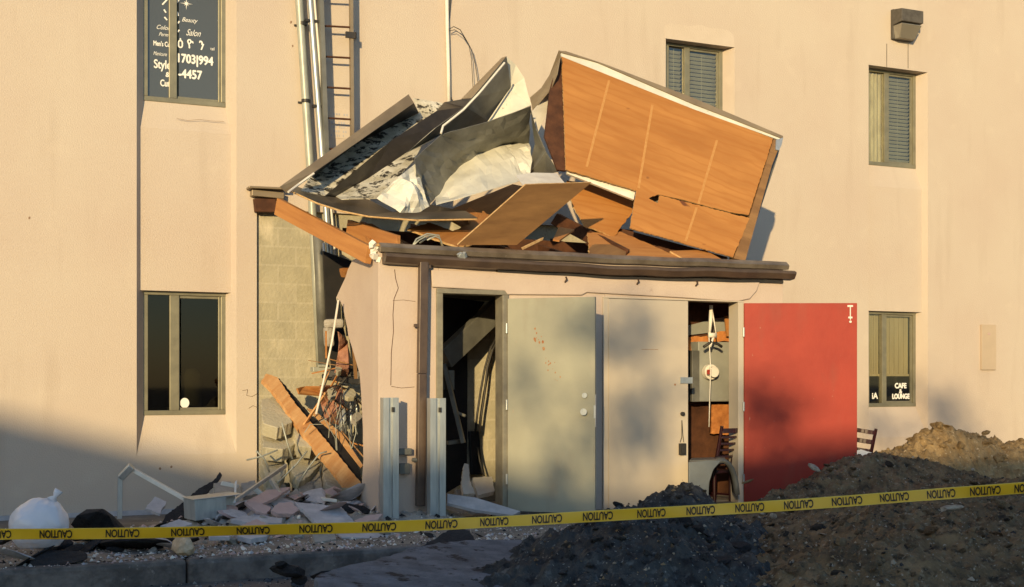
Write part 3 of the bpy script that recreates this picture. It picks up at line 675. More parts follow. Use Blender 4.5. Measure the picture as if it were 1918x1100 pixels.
lplate('broken_board', 'small orange plywood tip sticking up behind the tilted brown panel', 'board', M_wood, [(872,398),(880,388),(893,398),(917,402),(905,430),(890,440)], 11.9, 12.7, .02, edge=M_plyedge, jag=.009)
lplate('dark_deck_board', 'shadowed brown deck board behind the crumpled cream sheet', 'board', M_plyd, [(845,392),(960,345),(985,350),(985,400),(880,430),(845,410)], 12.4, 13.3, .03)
lplate('plywood_board', 'plywood panel in painted brown shade tilting forward over the gutter', 'plywood panel', M_plyd, [(985,346),(1108,342),(968,459),(857,459)], AY+.1, 11.0, .02, edge=M_plyedge, sl=.05)
lplate('plywood_offcut', 'five sided orange plywood piece left of the big panel', 'plywood panel', M_ply, [(1062,338),(1109,345),(1190,374),(1183,400),(1150,444),(1094,422),(1072,382)], 11.9, 12.3, .02, edge=M_plyedge, jag=.009)
lplate('plywood_strip', 'orange plywood strip under the big panel right end of gutter', 'board', M_wood, [(1100,436),(1162,434),(1285,487),(1105,480)], AY+.25, 12.0, .02, edge=M_plyedge, jag=.009)
lplate('plywood_strip', 'thin orange board wedged between big panel and gutter', 'board', M_wood, [(1255,470),(1320,468),(1360,490),(1290,490)], AY+.2, 11.6, .02, edge=M_plyedge)
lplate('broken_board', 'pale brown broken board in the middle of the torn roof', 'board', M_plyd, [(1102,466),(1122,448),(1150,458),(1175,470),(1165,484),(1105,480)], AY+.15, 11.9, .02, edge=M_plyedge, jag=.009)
lplate('broken_board', 'tiny reddish board scrap right of the tilted brown panel', 'board', M_wood, [(1036,448),(1047,425),(1076,430),(1048,450)], 11.6, 12.0, .02)
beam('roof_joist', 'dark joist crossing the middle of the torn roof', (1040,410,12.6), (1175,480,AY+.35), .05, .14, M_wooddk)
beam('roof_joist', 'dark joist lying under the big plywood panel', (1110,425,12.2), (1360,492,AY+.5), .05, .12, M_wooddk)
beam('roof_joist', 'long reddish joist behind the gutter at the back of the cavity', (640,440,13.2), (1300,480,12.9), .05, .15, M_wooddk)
beam('splintered_stick', 'small yellow splintered stick on the gutter beside the tilted panel', (978,466,AY+.05), (1015,448,AY+.2), .025, .025, M_plyedge)
# roof deck remains: dark cavity sheet behind, sloping up to the wall
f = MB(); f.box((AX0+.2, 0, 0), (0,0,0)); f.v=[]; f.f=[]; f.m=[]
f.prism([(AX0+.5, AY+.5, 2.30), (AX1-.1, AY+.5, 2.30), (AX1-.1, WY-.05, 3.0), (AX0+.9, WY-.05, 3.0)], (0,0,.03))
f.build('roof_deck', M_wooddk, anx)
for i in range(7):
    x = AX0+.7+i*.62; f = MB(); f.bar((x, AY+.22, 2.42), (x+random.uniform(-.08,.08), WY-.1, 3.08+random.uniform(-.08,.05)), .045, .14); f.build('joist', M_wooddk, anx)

# big plywood roof panel
pa = [(1054,105,12.35), (1460,262,11.75), (1382,484,AY+.22)]
PL = plane3(pa)
big = thing('roof_panel', 'huge orange plywood roof section standing on edge above the doors', 'roof panel', onplane(1300, 480, PL))
XD = ((1054,105),(1460,262))
plate('plywood_sheet', M_ply, [(1052,104),(1448,260),(1402,403),(1370,398),(1330,388),(1282,375),(1233,364),(1213,372),(1192,357),(1060,318),(1056,200)], pl=PL, th=.02, parent=big, xdir=XD, edge=M_plyedge, jag=.004)
PL2 = (PL[0]+PL[1]*0, PL[1])
nrm = PL[1] if PL[1].dot(PL[0]-CAMP) > 0 else -PL[1]
PLl = (PL[0]-nrm*.025, nrm); PLb = (PL[0]+nrm*.10, nrm)
plate('plywood_sheet', M_ply, [(1192,357),(1212,370),(1232,381),(1236,366),(1404,409),(1373,482),(1180,427)], pl=(PL[0]-nrm*.012, nrm), th=.02, parent=big, xdir=XD, edge=M_plyedge, jag=.005)
# joist marks: pale nail strips standing a hair proud
M_strip = mat('pale_nail_strip', (.49,.26,.09), (.44,.21,.06), rough=.7, scale=25)
for a, b in (((1141,150),(1099,312)), ((1222,196),(1196,352)), ((1343,262),(1308,382)), ((1305,388),(1284,452))):
    w = 2.2
    plate('nail_strip', M_strip, [(a[0]-w,a[1]),(a[0]+w,a[1]+1),(b[0]+w,b[1]+1),(b[0]-w,b[1])], pl=(PL[0]-nrm*(.003 if b[1] < 390 else .0155), nrm), th=.0028, parent=big)
# edge board right side, cream top strip, metal cap
plate('edge_board', M_plyd, [(1449,261),(1463,266),(1446,310),(1396,489),(1374,484),(1403,408)], pl=(PL[0]-nrm*.008, nrm), th=.16, parent=big)
plate('cream_edge', M_cream, [(1050,98),(1120,119),(1300,197),(1462,258),(1459,262),(1300,205),(1052,106)], pl=(PL[0]-nrm*.004, nrm), th=.02, parent=big)
plate('metal_cap', M_tan, [(1048,95),(1060,96),(1130,119),(1300,184),(1467,255),(1466,262),(1462,258),(1300,195),(1120,117),(1050,98)], pl=(PL[0]-nrm*.02, nrm), th=.10, parent=big)
plate('metal_back', M_slate, [(1052,100),(1466,258),(1455,300),(1394,484),(1190,424),(1202,362),(1062,318)], pl=(PL[0]+nrm*.165, nrm), th=.01, parent=big)
plate('corner_flashing', M_galv, [(1454,262),(1467,258),(1464,272),(1459,282),(1453,280)], pl=(PL[0]-nrm*.03, nrm), th=.03, parent=big)
plate('cream_batten', M_white, [(1062,316),(1190,357),(1187,374),(1062,325)], pl=(PL[0]+nrm*.05, nrm), th=.03, parent=big)
plate('end_board', M_wooddk, [(1048,104),(1058,120),(1060,320),(1044,318),(1020,255),(1030,168)], pl=(PL[0]+nrm*.03, nrm), th=.03, parent=big)

# ------------------------------------------------------------ wrecked roof: metal
def sheet(name, label, V, faces, mats, th=.006, group=None, sub=0, crump=0):
    mb = MB(); mb.v = [P(*v) for v in V]
    for fc, mi in faces: mb.f.append(list(fc)); mb.m.append(mi)
    me = bpy.data.meshes.new(name); me.from_pydata(mb.v, [], mb.f)
    for mm in mats: me.materials.append(mm)
    for p, i in zip(me.polygons, mb.m): p.material_index = i
    bm = bmesh.new(); bm.from_mesh(me)
    bmesh.ops.triangulate(bm, faces=bm.faces)
    if sub:
        bmesh.ops.subdivide_edges(bm, edges=bm.edges, cuts=sub, use_grid_fill=True)
        inn = [v for v in bm.verts if not v.is_boundary]
        for v in bm.verts:
            k = crump * (1 if not v.is_boundary else .35)
            q = v.co*5.0
            v.co += Vector((noise.noise(q)*.4, noise.noise(q+Vector((7,1,3)))*1.3, noise.noise(q+Vector((1,9,4)))*.4))*k
            v.co.y += (abs(noise.noise(q*1.9+Vector((3,3,3))))*1.1-.25)*k
    bmesh.ops.recalc_face_normals(bm, faces=bm.faces)
    bm.to_mesh(me); bm.free()
    c = sum(mb.v, Vector())/len(mb.v)
    for v in me.vertices: v.co -= c
    o = bpy.data.objects.new(name, me); place(o, None, Matrix.Translation(c))
    s = o.modifiers.new('thick', 'SOLIDIFY'); s.thickness = th; s.offset = 0
    return tag(o, label, 'metal sheet', group)
MS = [M_tan, M_bronze, M_creamdirty, M_cream, M_slate, M_white]  # dark metals put on sheet faces in place of their shade
# left standing seam pan: strip, dark flange, dirty pan
sheet('seam_sheet', 'tan brown standing seam roof strip at the upper left of the wreckage',
      [(524,350,12.0),(765,177,13.3),(775,193,13.25),(587,324,12.2),(537,362,12.05),
       (785,213,13.75),(664,272,13.3),(584,334,12.9)],
      [((0,1,2,3,4),0),((3,2,5,6,7),1)], MS)
sheet('dirty_roof_pan', 'cream roof pan with black tar stains between the two seams',
      [(587,326,12.9),(664,271,13.3),(785,212,13.7),(773,184,13.9),(832,194,13.85),(818,209,13.7),(733,264,13.25),(612,367,12.35),(562,358,12.3)],
      [((0,1,6,7,8),2),((1,2,5,6),2),((2,3,4,5),2)], MS, sub=2, crump=.02)
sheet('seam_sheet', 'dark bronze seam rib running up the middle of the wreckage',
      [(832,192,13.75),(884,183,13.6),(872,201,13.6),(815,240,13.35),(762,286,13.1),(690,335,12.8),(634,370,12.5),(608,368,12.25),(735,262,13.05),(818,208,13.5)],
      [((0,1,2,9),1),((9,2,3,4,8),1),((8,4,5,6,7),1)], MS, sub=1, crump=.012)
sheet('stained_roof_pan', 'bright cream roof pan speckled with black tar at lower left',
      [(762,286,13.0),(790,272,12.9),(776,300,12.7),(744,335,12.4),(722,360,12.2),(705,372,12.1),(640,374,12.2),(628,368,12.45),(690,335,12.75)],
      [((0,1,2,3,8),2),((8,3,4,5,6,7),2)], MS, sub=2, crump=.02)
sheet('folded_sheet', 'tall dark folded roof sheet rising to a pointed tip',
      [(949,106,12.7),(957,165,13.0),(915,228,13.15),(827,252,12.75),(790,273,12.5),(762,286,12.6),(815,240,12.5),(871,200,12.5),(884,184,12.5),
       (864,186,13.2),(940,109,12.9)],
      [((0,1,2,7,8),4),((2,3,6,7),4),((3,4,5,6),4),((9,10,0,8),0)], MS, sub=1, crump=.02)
sheet('folded_sheet', 'cream triangular roof sheet at the pointed top of the wreckage',
      [(949,106,12.85),(966,122,12.9),(982,146,12.9),(995,197,12.8),(958,214,12.85),(913,229,13.0),(955,166,13.0)],
      [((0,1,2,6),3),((2,3,4,5,6),3)], MS, sub=1, crump=.02)
sheet('crumpled_sheet', 'big crumpled cream roof sheet, shade painted on its upper folds, in the middle of the wreckage',
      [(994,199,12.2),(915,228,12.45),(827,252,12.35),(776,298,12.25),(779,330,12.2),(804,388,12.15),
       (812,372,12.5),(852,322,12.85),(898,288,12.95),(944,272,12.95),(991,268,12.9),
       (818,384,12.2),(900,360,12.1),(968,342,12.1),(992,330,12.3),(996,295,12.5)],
      [((0,1,9,10),4),((1,2,8,9),4),((2,3,7,8),4),((3,4,5,6,7),4),((6,7,8,12,11),3),((8,9,13,12),3),((9,10,15,14,13),3)], MS, sub=4, crump=.075)  # upper folds coloured slate for self-shadow, lower ones left cream
sheet('crumpled_flap', 'white crumpled metal flap hanging below the big crumpled sheet',
      [(777,306,12.3),(792,350,12.2),(804,386,12.05),(787,397,12.0),(747,400,11.9),(706,371,12.0),(743,335,12.1),(768,345,12.0)],
      [((0,1,7,6),3),((1,2,3,7),3),((7,3,4,5,6),3)], MS, sub=4, crump=.075)
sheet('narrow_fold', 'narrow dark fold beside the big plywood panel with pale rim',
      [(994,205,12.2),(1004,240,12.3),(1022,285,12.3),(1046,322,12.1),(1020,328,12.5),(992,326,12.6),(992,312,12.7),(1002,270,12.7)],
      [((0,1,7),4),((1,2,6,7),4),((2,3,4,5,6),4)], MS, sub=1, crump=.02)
sheet('narrow_fold', 'tan curled metal edge rising to the big panel top corner',
      [(1047,94,12.2),(1050,106,12.2),(1044,140,12.2),(1032,168,12.3),(998,208,12.5),(993,183,12.7),(1014,165,12.6),(1030,140,12.5)],
      [((0,1,2,7),0),((2,3,6,7),0),((3,4,5,6),0)], MS, sub=1, crump=.015)
sheet('narrow_fold', 'white inner metal sliver between curled edge and big panel',
      [(996,210,12.45),(1032,168,12.45),(1024,210,12.5),(1006,252,12.5)],
      [((0,1,2,3),5)], MS, sub=1, crump=.01)
sheet('white_lip', 'white bent flashing lip above the tilted brown panel',
      [(965,329,11.7),(1000,324,11.8),(1043,325,11.9),(1058,344,11.5),(1010,343,11.4),(980,348,11.3)],
      [((0,1,4,5),5),((1,2,3,4),5)], MS, sub=1, crump=.01)
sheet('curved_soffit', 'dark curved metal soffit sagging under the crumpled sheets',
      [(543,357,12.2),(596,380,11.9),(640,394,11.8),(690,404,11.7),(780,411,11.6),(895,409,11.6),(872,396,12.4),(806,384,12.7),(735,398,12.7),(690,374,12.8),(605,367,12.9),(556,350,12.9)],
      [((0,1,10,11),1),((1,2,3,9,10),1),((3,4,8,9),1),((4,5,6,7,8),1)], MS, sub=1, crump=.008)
f = MB(); f.tube([P(*v) for v in ((543,358,12.18),(596,382,11.88),(640,396,11.78),(690,406,11.68),(780,413,11.58),(893,411,11.58))], .009, 6)
tag(f.build('soffit_rim', M_plyedge), 'thin pale rim along the sagging dark soffit', 'trim')
f = MB(); f.tube([P(*v) for v in ((540,360,11.98),(560,345,12.1),(588,325,12.15))], .012, 6); tag(f.build('bent_seam_edge', M_white), 'short pale metal edge at the lower left tip of the wreckage', 'trim'); f = MB(); f.tube([P(*v) for v in ((945,118,12.5),(900,172,12.4),(868,206,12.4),(830,236,12.35),(826,250,12.3))], .012, 6)
tag(f.build('bent_seam_edge', M_white), 'pale bent seam edge along the dark folded roof sheet', 'trim')
# loose wires over the gutter
f = MB()
for pts in (((775,459),(785,450),(800,442),(815,440),(800,446),(786,456)), ((772,462),(780,448),(800,438),(822,441),(828,462)), ((800,450),(815,443),(824,447),(830,463))):
    f.tube([P(x, y, AY+.02+.02*i) for i, (x, y) in enumerate(pts)], .008, 6)
tag(f.build('wire_tangle', M_pipe, smooth=True), 'tangle of pale wires curling over the left part of the gutter', 'wires')
f = MB(); c = P(704, 470, AY+.02)
for i in range(9): f.cbox(c+Vector((random.uniform(-.04,.04), random.uniform(-.03,.03), random.uniform(-.09,.07))), (.05,.04,.05), Euler([random.random()*3 for _ in 'abc']).to_matrix())
tag(f.build('caulk_lump', M_white), 'crumbled white lump at the left end of the gutter', 'rubble')

# ------------------------------------------------------------ torn side: pipes, insulation, plank
pipe('drain_pipe', 'fat dark drain pipe standing in front of the exposed blocks', 'pipe', ((594,410),(600,520),(607,690)), .062, M_slate, WY-.35, 14)
f = MB(); f.cbox(P(600,692,WY-.35), (.2,.14,.05)); f.tube([P(596,686,WY-.42), P(612,686,WY-.42)], .02, 8)
tag(f.build('pipe_clamp', M_pipe, bevel=.005), 'grey clamp at the foot of the fat drain pipe', 'clamp')
pipe('thin_pipe', 'thin pale pipe right of the fat drain pipe', 'pipe', ((606,455),(612,540),(617,605)), .016, M_white, WY-.5)
pipe('thin_pipe', 'pale pipe nearest the torn stucco edge', 'pipe', ((620,455),(625,540),(629,600)), .018, M_pipe, WY-.55)
def fabric(name, label, pts, Y0, Y1, mtl, crump=.05, n=3):
    o = sheet(name, label, [(x, y, Y0+(Y1-Y0)*(i % 2)) for i, (x, y) in enumerate(pts)], [(tuple(range(len(pts))), 0)], [mtl], th=.02, sub=n, crump=crump); o['category'] = 'insulation'; return o
fabric('insulation_scrap', 'pinkish brown insulation hanging in the torn side opening', [(634,622),(650,640),(655,690),(648,710),(628,698),(634,660)], 12.7, 12.9, M_brownfab)
fabric('insulation_scrap', 'brown insulation drooping lower in the torn side opening', [(600,722),(640,722),(645,760),(636,795),(610,790),(602,760)], 12.9, 13.1, M_brownfab)
fabric('insulation_scrap', 'orange scrap under the roof edge at the torn opening', [(636,503),(662,503),(656,520),(640,518)], 12.3, 12.4, M_wood, .02)
fabric('insulation_scrap', 'orange timber scrap behind the leaning plank', [(556,728),(570,724),(626,726),(610,742),(560,738)], 13.2, 13.3, M_wood, .02)
f = MB(); f.bar(P(607,607,13.3), P(645,606,13.2), .10, .10); f.bar(P(614,612,13.3), P(617,650,13.3), .1, .12)
tag(f.build('pipe_elbow', M_conc, bevel=.03), 'grey pipe elbow in the torn side opening', 'pipe')
f = MB(); f.bar(P(625,708,12.9), P(678,716,12.6), .08, .06); f.bar(P(612,700,13.0), P(672,698,12.8), .08, .09)
tag(f.build('black_bracket', M_dark, bevel=.01), 'black crossing brackets in the torn side opening', 'bracket')
f = MB(); f.tube([P(644,765,12.9), P(642,820,12.9)], .045, 12); f.tube([P(657,745,12.8), P(658,830,12.8)], .014, 8); f.tube([P(668,740,12.8), P(668,800,12.8)], .012, 8)
tag(f.build('pipe_cluster', M_galv, smooth=True), 'short bright pipes low in the torn side opening', 'pipe')
f = MB(); f.box((P(636,0,13.4).x, 13.35, -.1), (P(700,0,13.4).x+.1, 13.42, 1.35))
tag(f.build('mossy_block', M_block), 'stained block pier behind the torn stucco edge', 'block wall')
f = MB(); f.prism([P(x,y,13.5) for x,y in ((606,470),(660,490),(630,560),(650,640),(670,720),(640,712),(622,690),(612,600))], (0,.05,0))  # black panel added in place of the dark cavity's shade
tag(f.build('cavity_shade', M_black), 'black panel put in as the shade of the torn side opening', 'shade panel')
f = MB(); f.tube([P(634,562,12.2), P(622,640,12.2), P(606,715,12.1), P(592,776,12.0)], .011, 8)
tag(f.build('hanging_wire', M_white, smooth=True), 'pale straight cord hanging from the torn stucco edge', 'cord')
f = MB(); rr = random.Random(5)
for i in range(12):
    a = P(rr.uniform(615,670), rr.uniform(700,760), 12.7); b = a+Vector((rr.uniform(-.25,.25), rr.uniform(-.1,.1), rr.uniform(-.55,.05))); f.tube([a, a.lerp(b,.5)+Vector((rr.uniform(-.05,.05),0,.04)), b], .007, 5)
tag(f.build('torn_wires', M_dark), 'dark torn wires dangling in the side opening', 'wires')
f = MB()
for i in range(10):
    a = P(rr.uniform(600,670), rr.uniform(740,800), 12.4); b = a+Vector((rr.uniform(-.2,.25), rr.uniform(-.1,.1), rr.uniform(-.5,.0))); f.tube([a, a.lerp(b,.5)+Vector((rr.uniform(-.05,.05),0,.04)), b], .004, 5)
tag(f.build('torn_wires', M_pipe), 'pale torn wires low beside the leaning plank', 'wires')
# leaning plank with dark felt strip
lplate('leaning_plank', 'long splintered orange plank leaning down over the rubble', 'plank', M_plank, [(490,712),(499,700),(520,707),(552,755),(600,812),(640,860),(676,905),(668,925),(650,918),(622,880),(590,842),(556,798),(530,758),(506,727)], 11.9, 13.2, .05, jag=.006)
lplate('felt_strip', 'black roofing strip behind the leaning plank', 'roofing', M_black, [(522,708),(548,738),(585,780),(640,825),(668,868),(680,902),(672,905),(640,862),(600,815),(560,765)], 12.1, 13.3, .03, jag=.006)
lplate('lath_strip', 'thin rusty lath behind the leaning plank', 'lath', M_plank, [(575,765),(588,768),(640,812),(680,872),(676,876),(634,822)], 12.2, 13.0, .012)

for i in range(16):
    a = P(rr.uniform(575,672), rr.uniform(640,860), rr.uniform(12.2,13.2)); d = Vector((rr.uniform(-.6,.6), rr.uniform(-.3,.3), rr.uniform(-1,.4))).normalized()*rr.uniform(.18,.5)
    f = MB(); w_ = rr.uniform(.012,.035); f.bar(a, a+d, w_, w_*.5)
    tag(f.build('wood_splinter', [M_plank, M_wood, M_plyd][i % 3]), 'thin wood splinter caught in the torn side opening', 'splinter', 'splinters in the torn side opening')
def jagpoly(cx, cy, r_, n_=7): return [(cx+r_*rr.uniform(.55,1)*math.cos(2*math.pi*k/n_), cy+r_*rr.uniform(.55,1)*math.sin(2*math.pi*k/n_)) for k in range(n_)]
for i, (px, py, r_) in enumerate(((655,735,14),(668,780,12),(640,835,13),(664,850,10),(622,735,12),(600,860,10),(650,880,9),(672,700,9),(634,690,8))):
    plate('masonry_shard', M_conc if i % 2 else M_block, jagpoly(px, py, r_), 12.6, 12.8, .05, jag=.012)
    o = bpy.context.scene.collection.objects[-1]; tag(o, 'jagged masonry shard wedged behind the torn stucco edge', 'masonry', 'masonry shards in the torn opening')
# broken blocks at the foot of the wall
BF = [
 ([(488,748),(520,742),(535,762),(548,790),(520,802),(492,792)], 'cream broken block topmost under the splintered plank end'),
 ([(490,798),(522,806),(545,800),(556,830),(530,842),(492,838)], 'cream broken block second below the plank end'),
 ([(530,765),(560,800),(584,838),(560,836),(548,795)], 'narrow cream block wedge along the plank underside'),
 ([(488,842),(530,846),(536,880),(524,902),(500,896),(490,870)], 'tilted cream block with rounded corner at the wall foot'),
 ([(540,842),(560,838),(590,846),(600,870),(578,892),(560,905),(546,880)], 'pale block leaning under the middle of the plank'),
 ([(572,850),(590,850),(604,905),(598,940),(586,950),(560,946),(560,920),(575,895)], 'rounded grey block end lying before the dark gap'),
 ([(604,868),(618,864),(628,880),(655,910),(640,922),(610,908)], 'tan block piece under the lower plank'),
 ([(500,900),(530,900),(545,925),(520,935),(498,925)], 'grey block lump beside the blue grey strut'),
 ([(608,912),(640,918),(660,935),(640,950),(612,940)], 'greenish grey lump under the foot of the plank'),
 ([(560,905),(585,900),(592,935),(575,950),(560,940)], 'small round grey block before the gap'),
]
for i, (pts, lb) in enumerate(BF):
    lplate('broken_block', lb, 'concrete block', M_block if i < 5 else M_conc, pts, 12.5-.05*i, 13.2-.08*i, .14, jag=.008, bevel=.008)
f = MB()
for pts in (((462,862),(490,855),(520,843)), ((560,905),(575,880),(598,850),(612,846)), ((520,905),(555,870),(575,845)), ((528,792),(538,830),(548,860)), ((480,845),(495,860),(505,885))):
    f.tube([P(x,y,12.2) for x, y in pts], .009, 6)
tag(f.build('bent_rods', M_pipe, smooth=True), 'thin bent metal rods poking from the broken blocks', 'rod')

# ------------------------------------------------------------ inside the doorways
f = MB(); f.box((5.0, 12.40, -.1), (6.61, 12.52, 2.12)); f.build('added_block_wall', M_block, anx, M=Matrix.Translation((5.1,12.4,.02)))  # block wall added nearer the doorway so the sun falls on it
f = MB(); f.bar(P(936,575,12.15), P(832,672,11.9), .10, .22)
tag(f.build('fallen_beam', M_slate, bevel=.006), 'dark beam fallen diagonally inside the left doorway', 'beam')
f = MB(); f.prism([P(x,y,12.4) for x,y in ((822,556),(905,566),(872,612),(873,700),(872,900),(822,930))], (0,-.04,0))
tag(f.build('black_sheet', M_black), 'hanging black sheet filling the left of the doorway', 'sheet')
f = MB(); f.bar(P(832,682,11.9), P(868,830,11.8), .09, .04); f.cbox(P(838,712,11.95), (.14,.05,.2)); f.bar(P(838,830,11.9), P(864,826,11.9), .06, .04); f.bar(P(850,770,11.9), P(872,780,11.9), .03, .03)
tag(f.build('meter_frame', M_slate, bevel=.005), 'grey leaning metal frame inside the left doorway', 'metal frame')
f = MB(); f.prism([P(x,y,12.3) for x,y in ((880,808),(898,808),(902,870),(905,888),(884,890))], (0,.06,0))
tag(f.build('black_tube', M_black, bevel=.01), 'upright black conduit box inside the left doorway', 'conduit')
for dx, w_ in ((0, 'left'), (8, 'right')):
    f = MB(); f.tube([P(x+dx*(.6 if i < 3 else 1), y, 12.25) for i, (x, y) in enumerate(((932,628),(918,655),(908,690),(900,735),(894,775),(890,812)))], .013, 8)
    tag(f.build('black_hose', M_dark, smooth=True), 'black hose curving down inside the left doorway, %s of the pair' % w_, 'hose', 'pair of black hoses')
f = MB(); f.tube([P(x, y, 12.2) for x, y in ((894,838),(899,865),(907,892))], .009, 6)
tag(f.build('black_cable', M_dark), 'thin black cable at the foot of the hoses', 'cable')
for pts, lb in (([(865,905),(870,868),(878,870),(880,900),(890,925),(868,925)], 'upright pale bone shaped fragment in the left doorway'), ([(885,895),(922,893),(926,920),(895,928)], 'pale square tile fragment in the left doorway'), ([(852,918),(880,912),(905,930),(870,940)], 'grey fragment low in the left doorway')):
    lplate('doorway_rubble', lb, 'rubble', M_white if 'pale' in lb else M_conc, pts, 11.7, 12.0, .05, jag=.005)
lplate('grey_board', 'grey board lying across the left doorway sill', 'board', M_greypl, [(838,925),(890,932),(975,958),(960,965),(890,955),(838,942)], 10.9, 11.2, .03)
# right doorway
f = MB(); f.prism([P(x,y,11.98) for x,y in ((1240,540),(1420,540),(1420,960),(1240,960))], (0,.02,0)); f.build('dark_backdrop', M_wooddk, anx)  # dark board added to make the doorway interior dark
a = P(1308,640,11.72); b = P(1384,752,11.72)
cab = thing('electrical_cabinet', 'grey electrical cabinet inside the right doorway', 'cabinet', ((a.x+b.x)/2, 11.72, b.z))
f = MB(); f.box((a.x, 11.72, b.z), (b.x+.02, 11.93, a.z)); f.build('cabinet_box', M_grey, cab, bevel=.01)
f = MB(); f.box((a.x-.10, 11.69, b.z+.0), (a.x-.003, 11.92, a.z-.1)); f.build('cabinet_side', M_slate, cab, bevel=.006)
f = MB(); c = P(1333,697,11.64); f.tube([c+Vector((0,.07,0)), c], .085, 20); f.tube([c+Vector((0,0,0)), c+Vector((0,-.06,0))], .06, 20); f.build('meter', M_white, cab, smooth=False, bevel=.006)
f = MB(); c = P(1328,697,11.57); f.cbox(c, (.05,.01,.05)); f.build('meter_label', M_red, cab)
lplate('insulation_scrap', 'orange insulation band above the electrical cabinet', 'insulation', M_red_ins, [(1288,632),(1320,630),(1345,622),(1384,618),(1384,640),(1340,640),(1290,660)], 11.86, 11.9, .03, jag=.01)
lplate('insulation_scrap', 'orange insulation sheet below the electrical cabinet', 'insulation', M_red_ins, [(1334,757),(1384,757),(1384,815),(1332,812)], 11.86, 11.9, .03, jag=.01)
lplate('grey_sheet', 'grey sheet metal above the orange band in the right doorway', 'sheet', M_grey, [(1289,610),(1340,597),(1384,590),(1384,618),(1340,622),(1289,628)], 11.94, 11.96, .02)
lplate('yellow_panel', 'small yellow panel at the top right of the right doorway', 'panel', M_wood, [(1358,592),(1384,590),(1384,630),(1362,630)], 11.80, 11.82, .02)
f = MB(); f.tube([P(1332,572,11.5), P(1331,600,11.5), P(1328,632,11.5)], [.02,.022,.012], 8); f.tube([P(1332,572,11.5), P(1338,605,11.5), P(1342,632,11.5)], .008, 6); f.cbox(P(1334,628,11.5), (.10,.03,.05)); f.tube([P(1328,632,11.5), P(1331,690,11.5), P(1329,760,11.5), P(1328,800,11.5)], .006, 6); f.tube([P(1336,632,11.5), P(1330,650,11.5)], .014, 6)
tag(f.build('loose_cord', M_white, smooth=True), 'white cord hanging in the right doorway', 'cord')
f = MB(); f.tube([P(1318,650,11.5), P(1332,641,11.5), P(1345,645,11.5), P(1352,650,11.5)], .016, 6)
tag(f.build('black_hook', M_dark, smooth=True), 'black hook shaped bracket on the white cord', 'hook')

# chairs
def chair(label, loc, rz, tilt, nslat, H=.95, Wd=.42):
    t = thing('chair', label, 'chair', loc, 0, 'dark wooden ladder back chairs')
    Mw = Matrix.Translation(Vector(loc)) @ Matrix.Rotation(rz, 4, 'Z') @ Matrix.Rotation(tilt, 4, 'Y')
    def bl(name, fn, mt=M_mahog):
        g = MB(); fn(g); g.v = [Mw @ v for v in g.v]; g.build(name, mt, t, smooth=False, bevel=.004)
    h = Wd/2
    def bx(z): return -.20 - .10*sst(z, .45, H)*1.2
    for sx in (-1, 1):
        bl('back_post', lambda g: g.tube([(sx*h*.92, -.20, 0), (sx*h*.94, -.20, .45), (sx*h*.97, bx(.7), .7), (sx*h*1.03, bx(H), H)], [.017,.022,.021,.019], 8))
        bl('leg', lambda g: g.bar((sx*h*.92, .20, 0), (sx*h*.92, .20, .44), .035, .035))
    for k in range(nslat):
        z = .55+(H-.60)*k/(nslat-1) if nslat > 1 else .8
        def sl(g, z=z, k=k):
            hh = .05 if k == nslat-1 else (.024 if nslat > 4 else .055); n_ = 6
            for i in range(n_):
                u0, u1 = -1+2*i/n_, -1+2*(i+1)/n_
                f0 = lambda u: (u*h*.97, bx(z)-.03*(1-u*u)+.0, z)
                g.bar(f0(u0), f0(u1), .014, hh)
        bl('back_slat', sl)
    bl('seat', lambda g: g.box((-h, -.21, .44), (h, .23, .475)))
    bl('stretcher', lambda g: (g.bar((-h*.9,.2,.2),(h*.9,.2,.2),.02,.02), g.bar((-h*.9,-.2,.2),(-h*.9,.2,.2),.02,.02), g.bar((h*.9,-.2,.2),(h*.9,.2,.2),.02,.02)))
    return t
c = P(1349, 797, 11.35); chair('dark red chair with five slats standing in the right doorway', (c.x-.05, 11.50, c.z-.95), R(14), 0, 6, .95, .27)
c = P(1630, 800, 12.0); chair('dark red chair tilted behind the dirt beside the red door', (c.x-.12, 12.2, c.z-.93), R(-38), R(9), 4, .95, .25)
lplate('torn_paper', 'crumpled white paper between red door and tilted chair', 'paper', M_letter, [(1604,845),(1612,842),(1640,850),(1632,860),(1608,856)], 11.4, 11.6, .02, jag=.006)

# curved grey hood before the right doorway
hd = thing('curved_hood', 'grey curved sheet metal hood on the ground before the right doorway', 'hood', P(1330, 940, 10.9))
f = MB(); arc = []
for i in range(13):
    t = i/12; a = math.pi*(1-t*.95)
    arc.append((1352+26*math.cos(a)*1.0, 945-78*math.sin(a)**.8 if math.sin(a) > 0 else 945))
q = [P(x, y, 10.75) for x, y in arc]; back = Vector((.20, .36, 0))
n_ = len(q); f.add(q+[p+back for p in q], [[i, i+1, n_+i+1, n_+i] for i in range(n_-1)]); o = f.build('curved_sheet', M_grey2 if False else M_slate, hd, smooth=True, fixn=False)
s = o.modifiers.new('t', 'SOLIDIFY'); s.thickness = .045; s.offset = 1
M_hood = mat('hood_shaded_grey', (.19,.21,.215), (.15,.165,.17), rough=.5, metal=.2)  # plate grey darkened for the shade it stands in
q = [P(x, y, 10.74) for x, y in ((1291,866),(1334,863),(1350,864),(1336,880),(1328,905),(1327,955),(1291,955))]
f = MB(); f.prism(q, (0,.02,0)); f.build('front_plate', M_hood, hd, bevel=.003)
q = [P(x, y, 10.76) for x, y in ((1293,864),(1355,862),(1362,860),(1300,859))]
f = MB(); f.prism([P(1291,865,10.76), P(1352,863,10.76), P(1358,858,11.2), P(1296,860,11.2)], (0,0,.012)); f.build('top_plate', M_slate, hd)

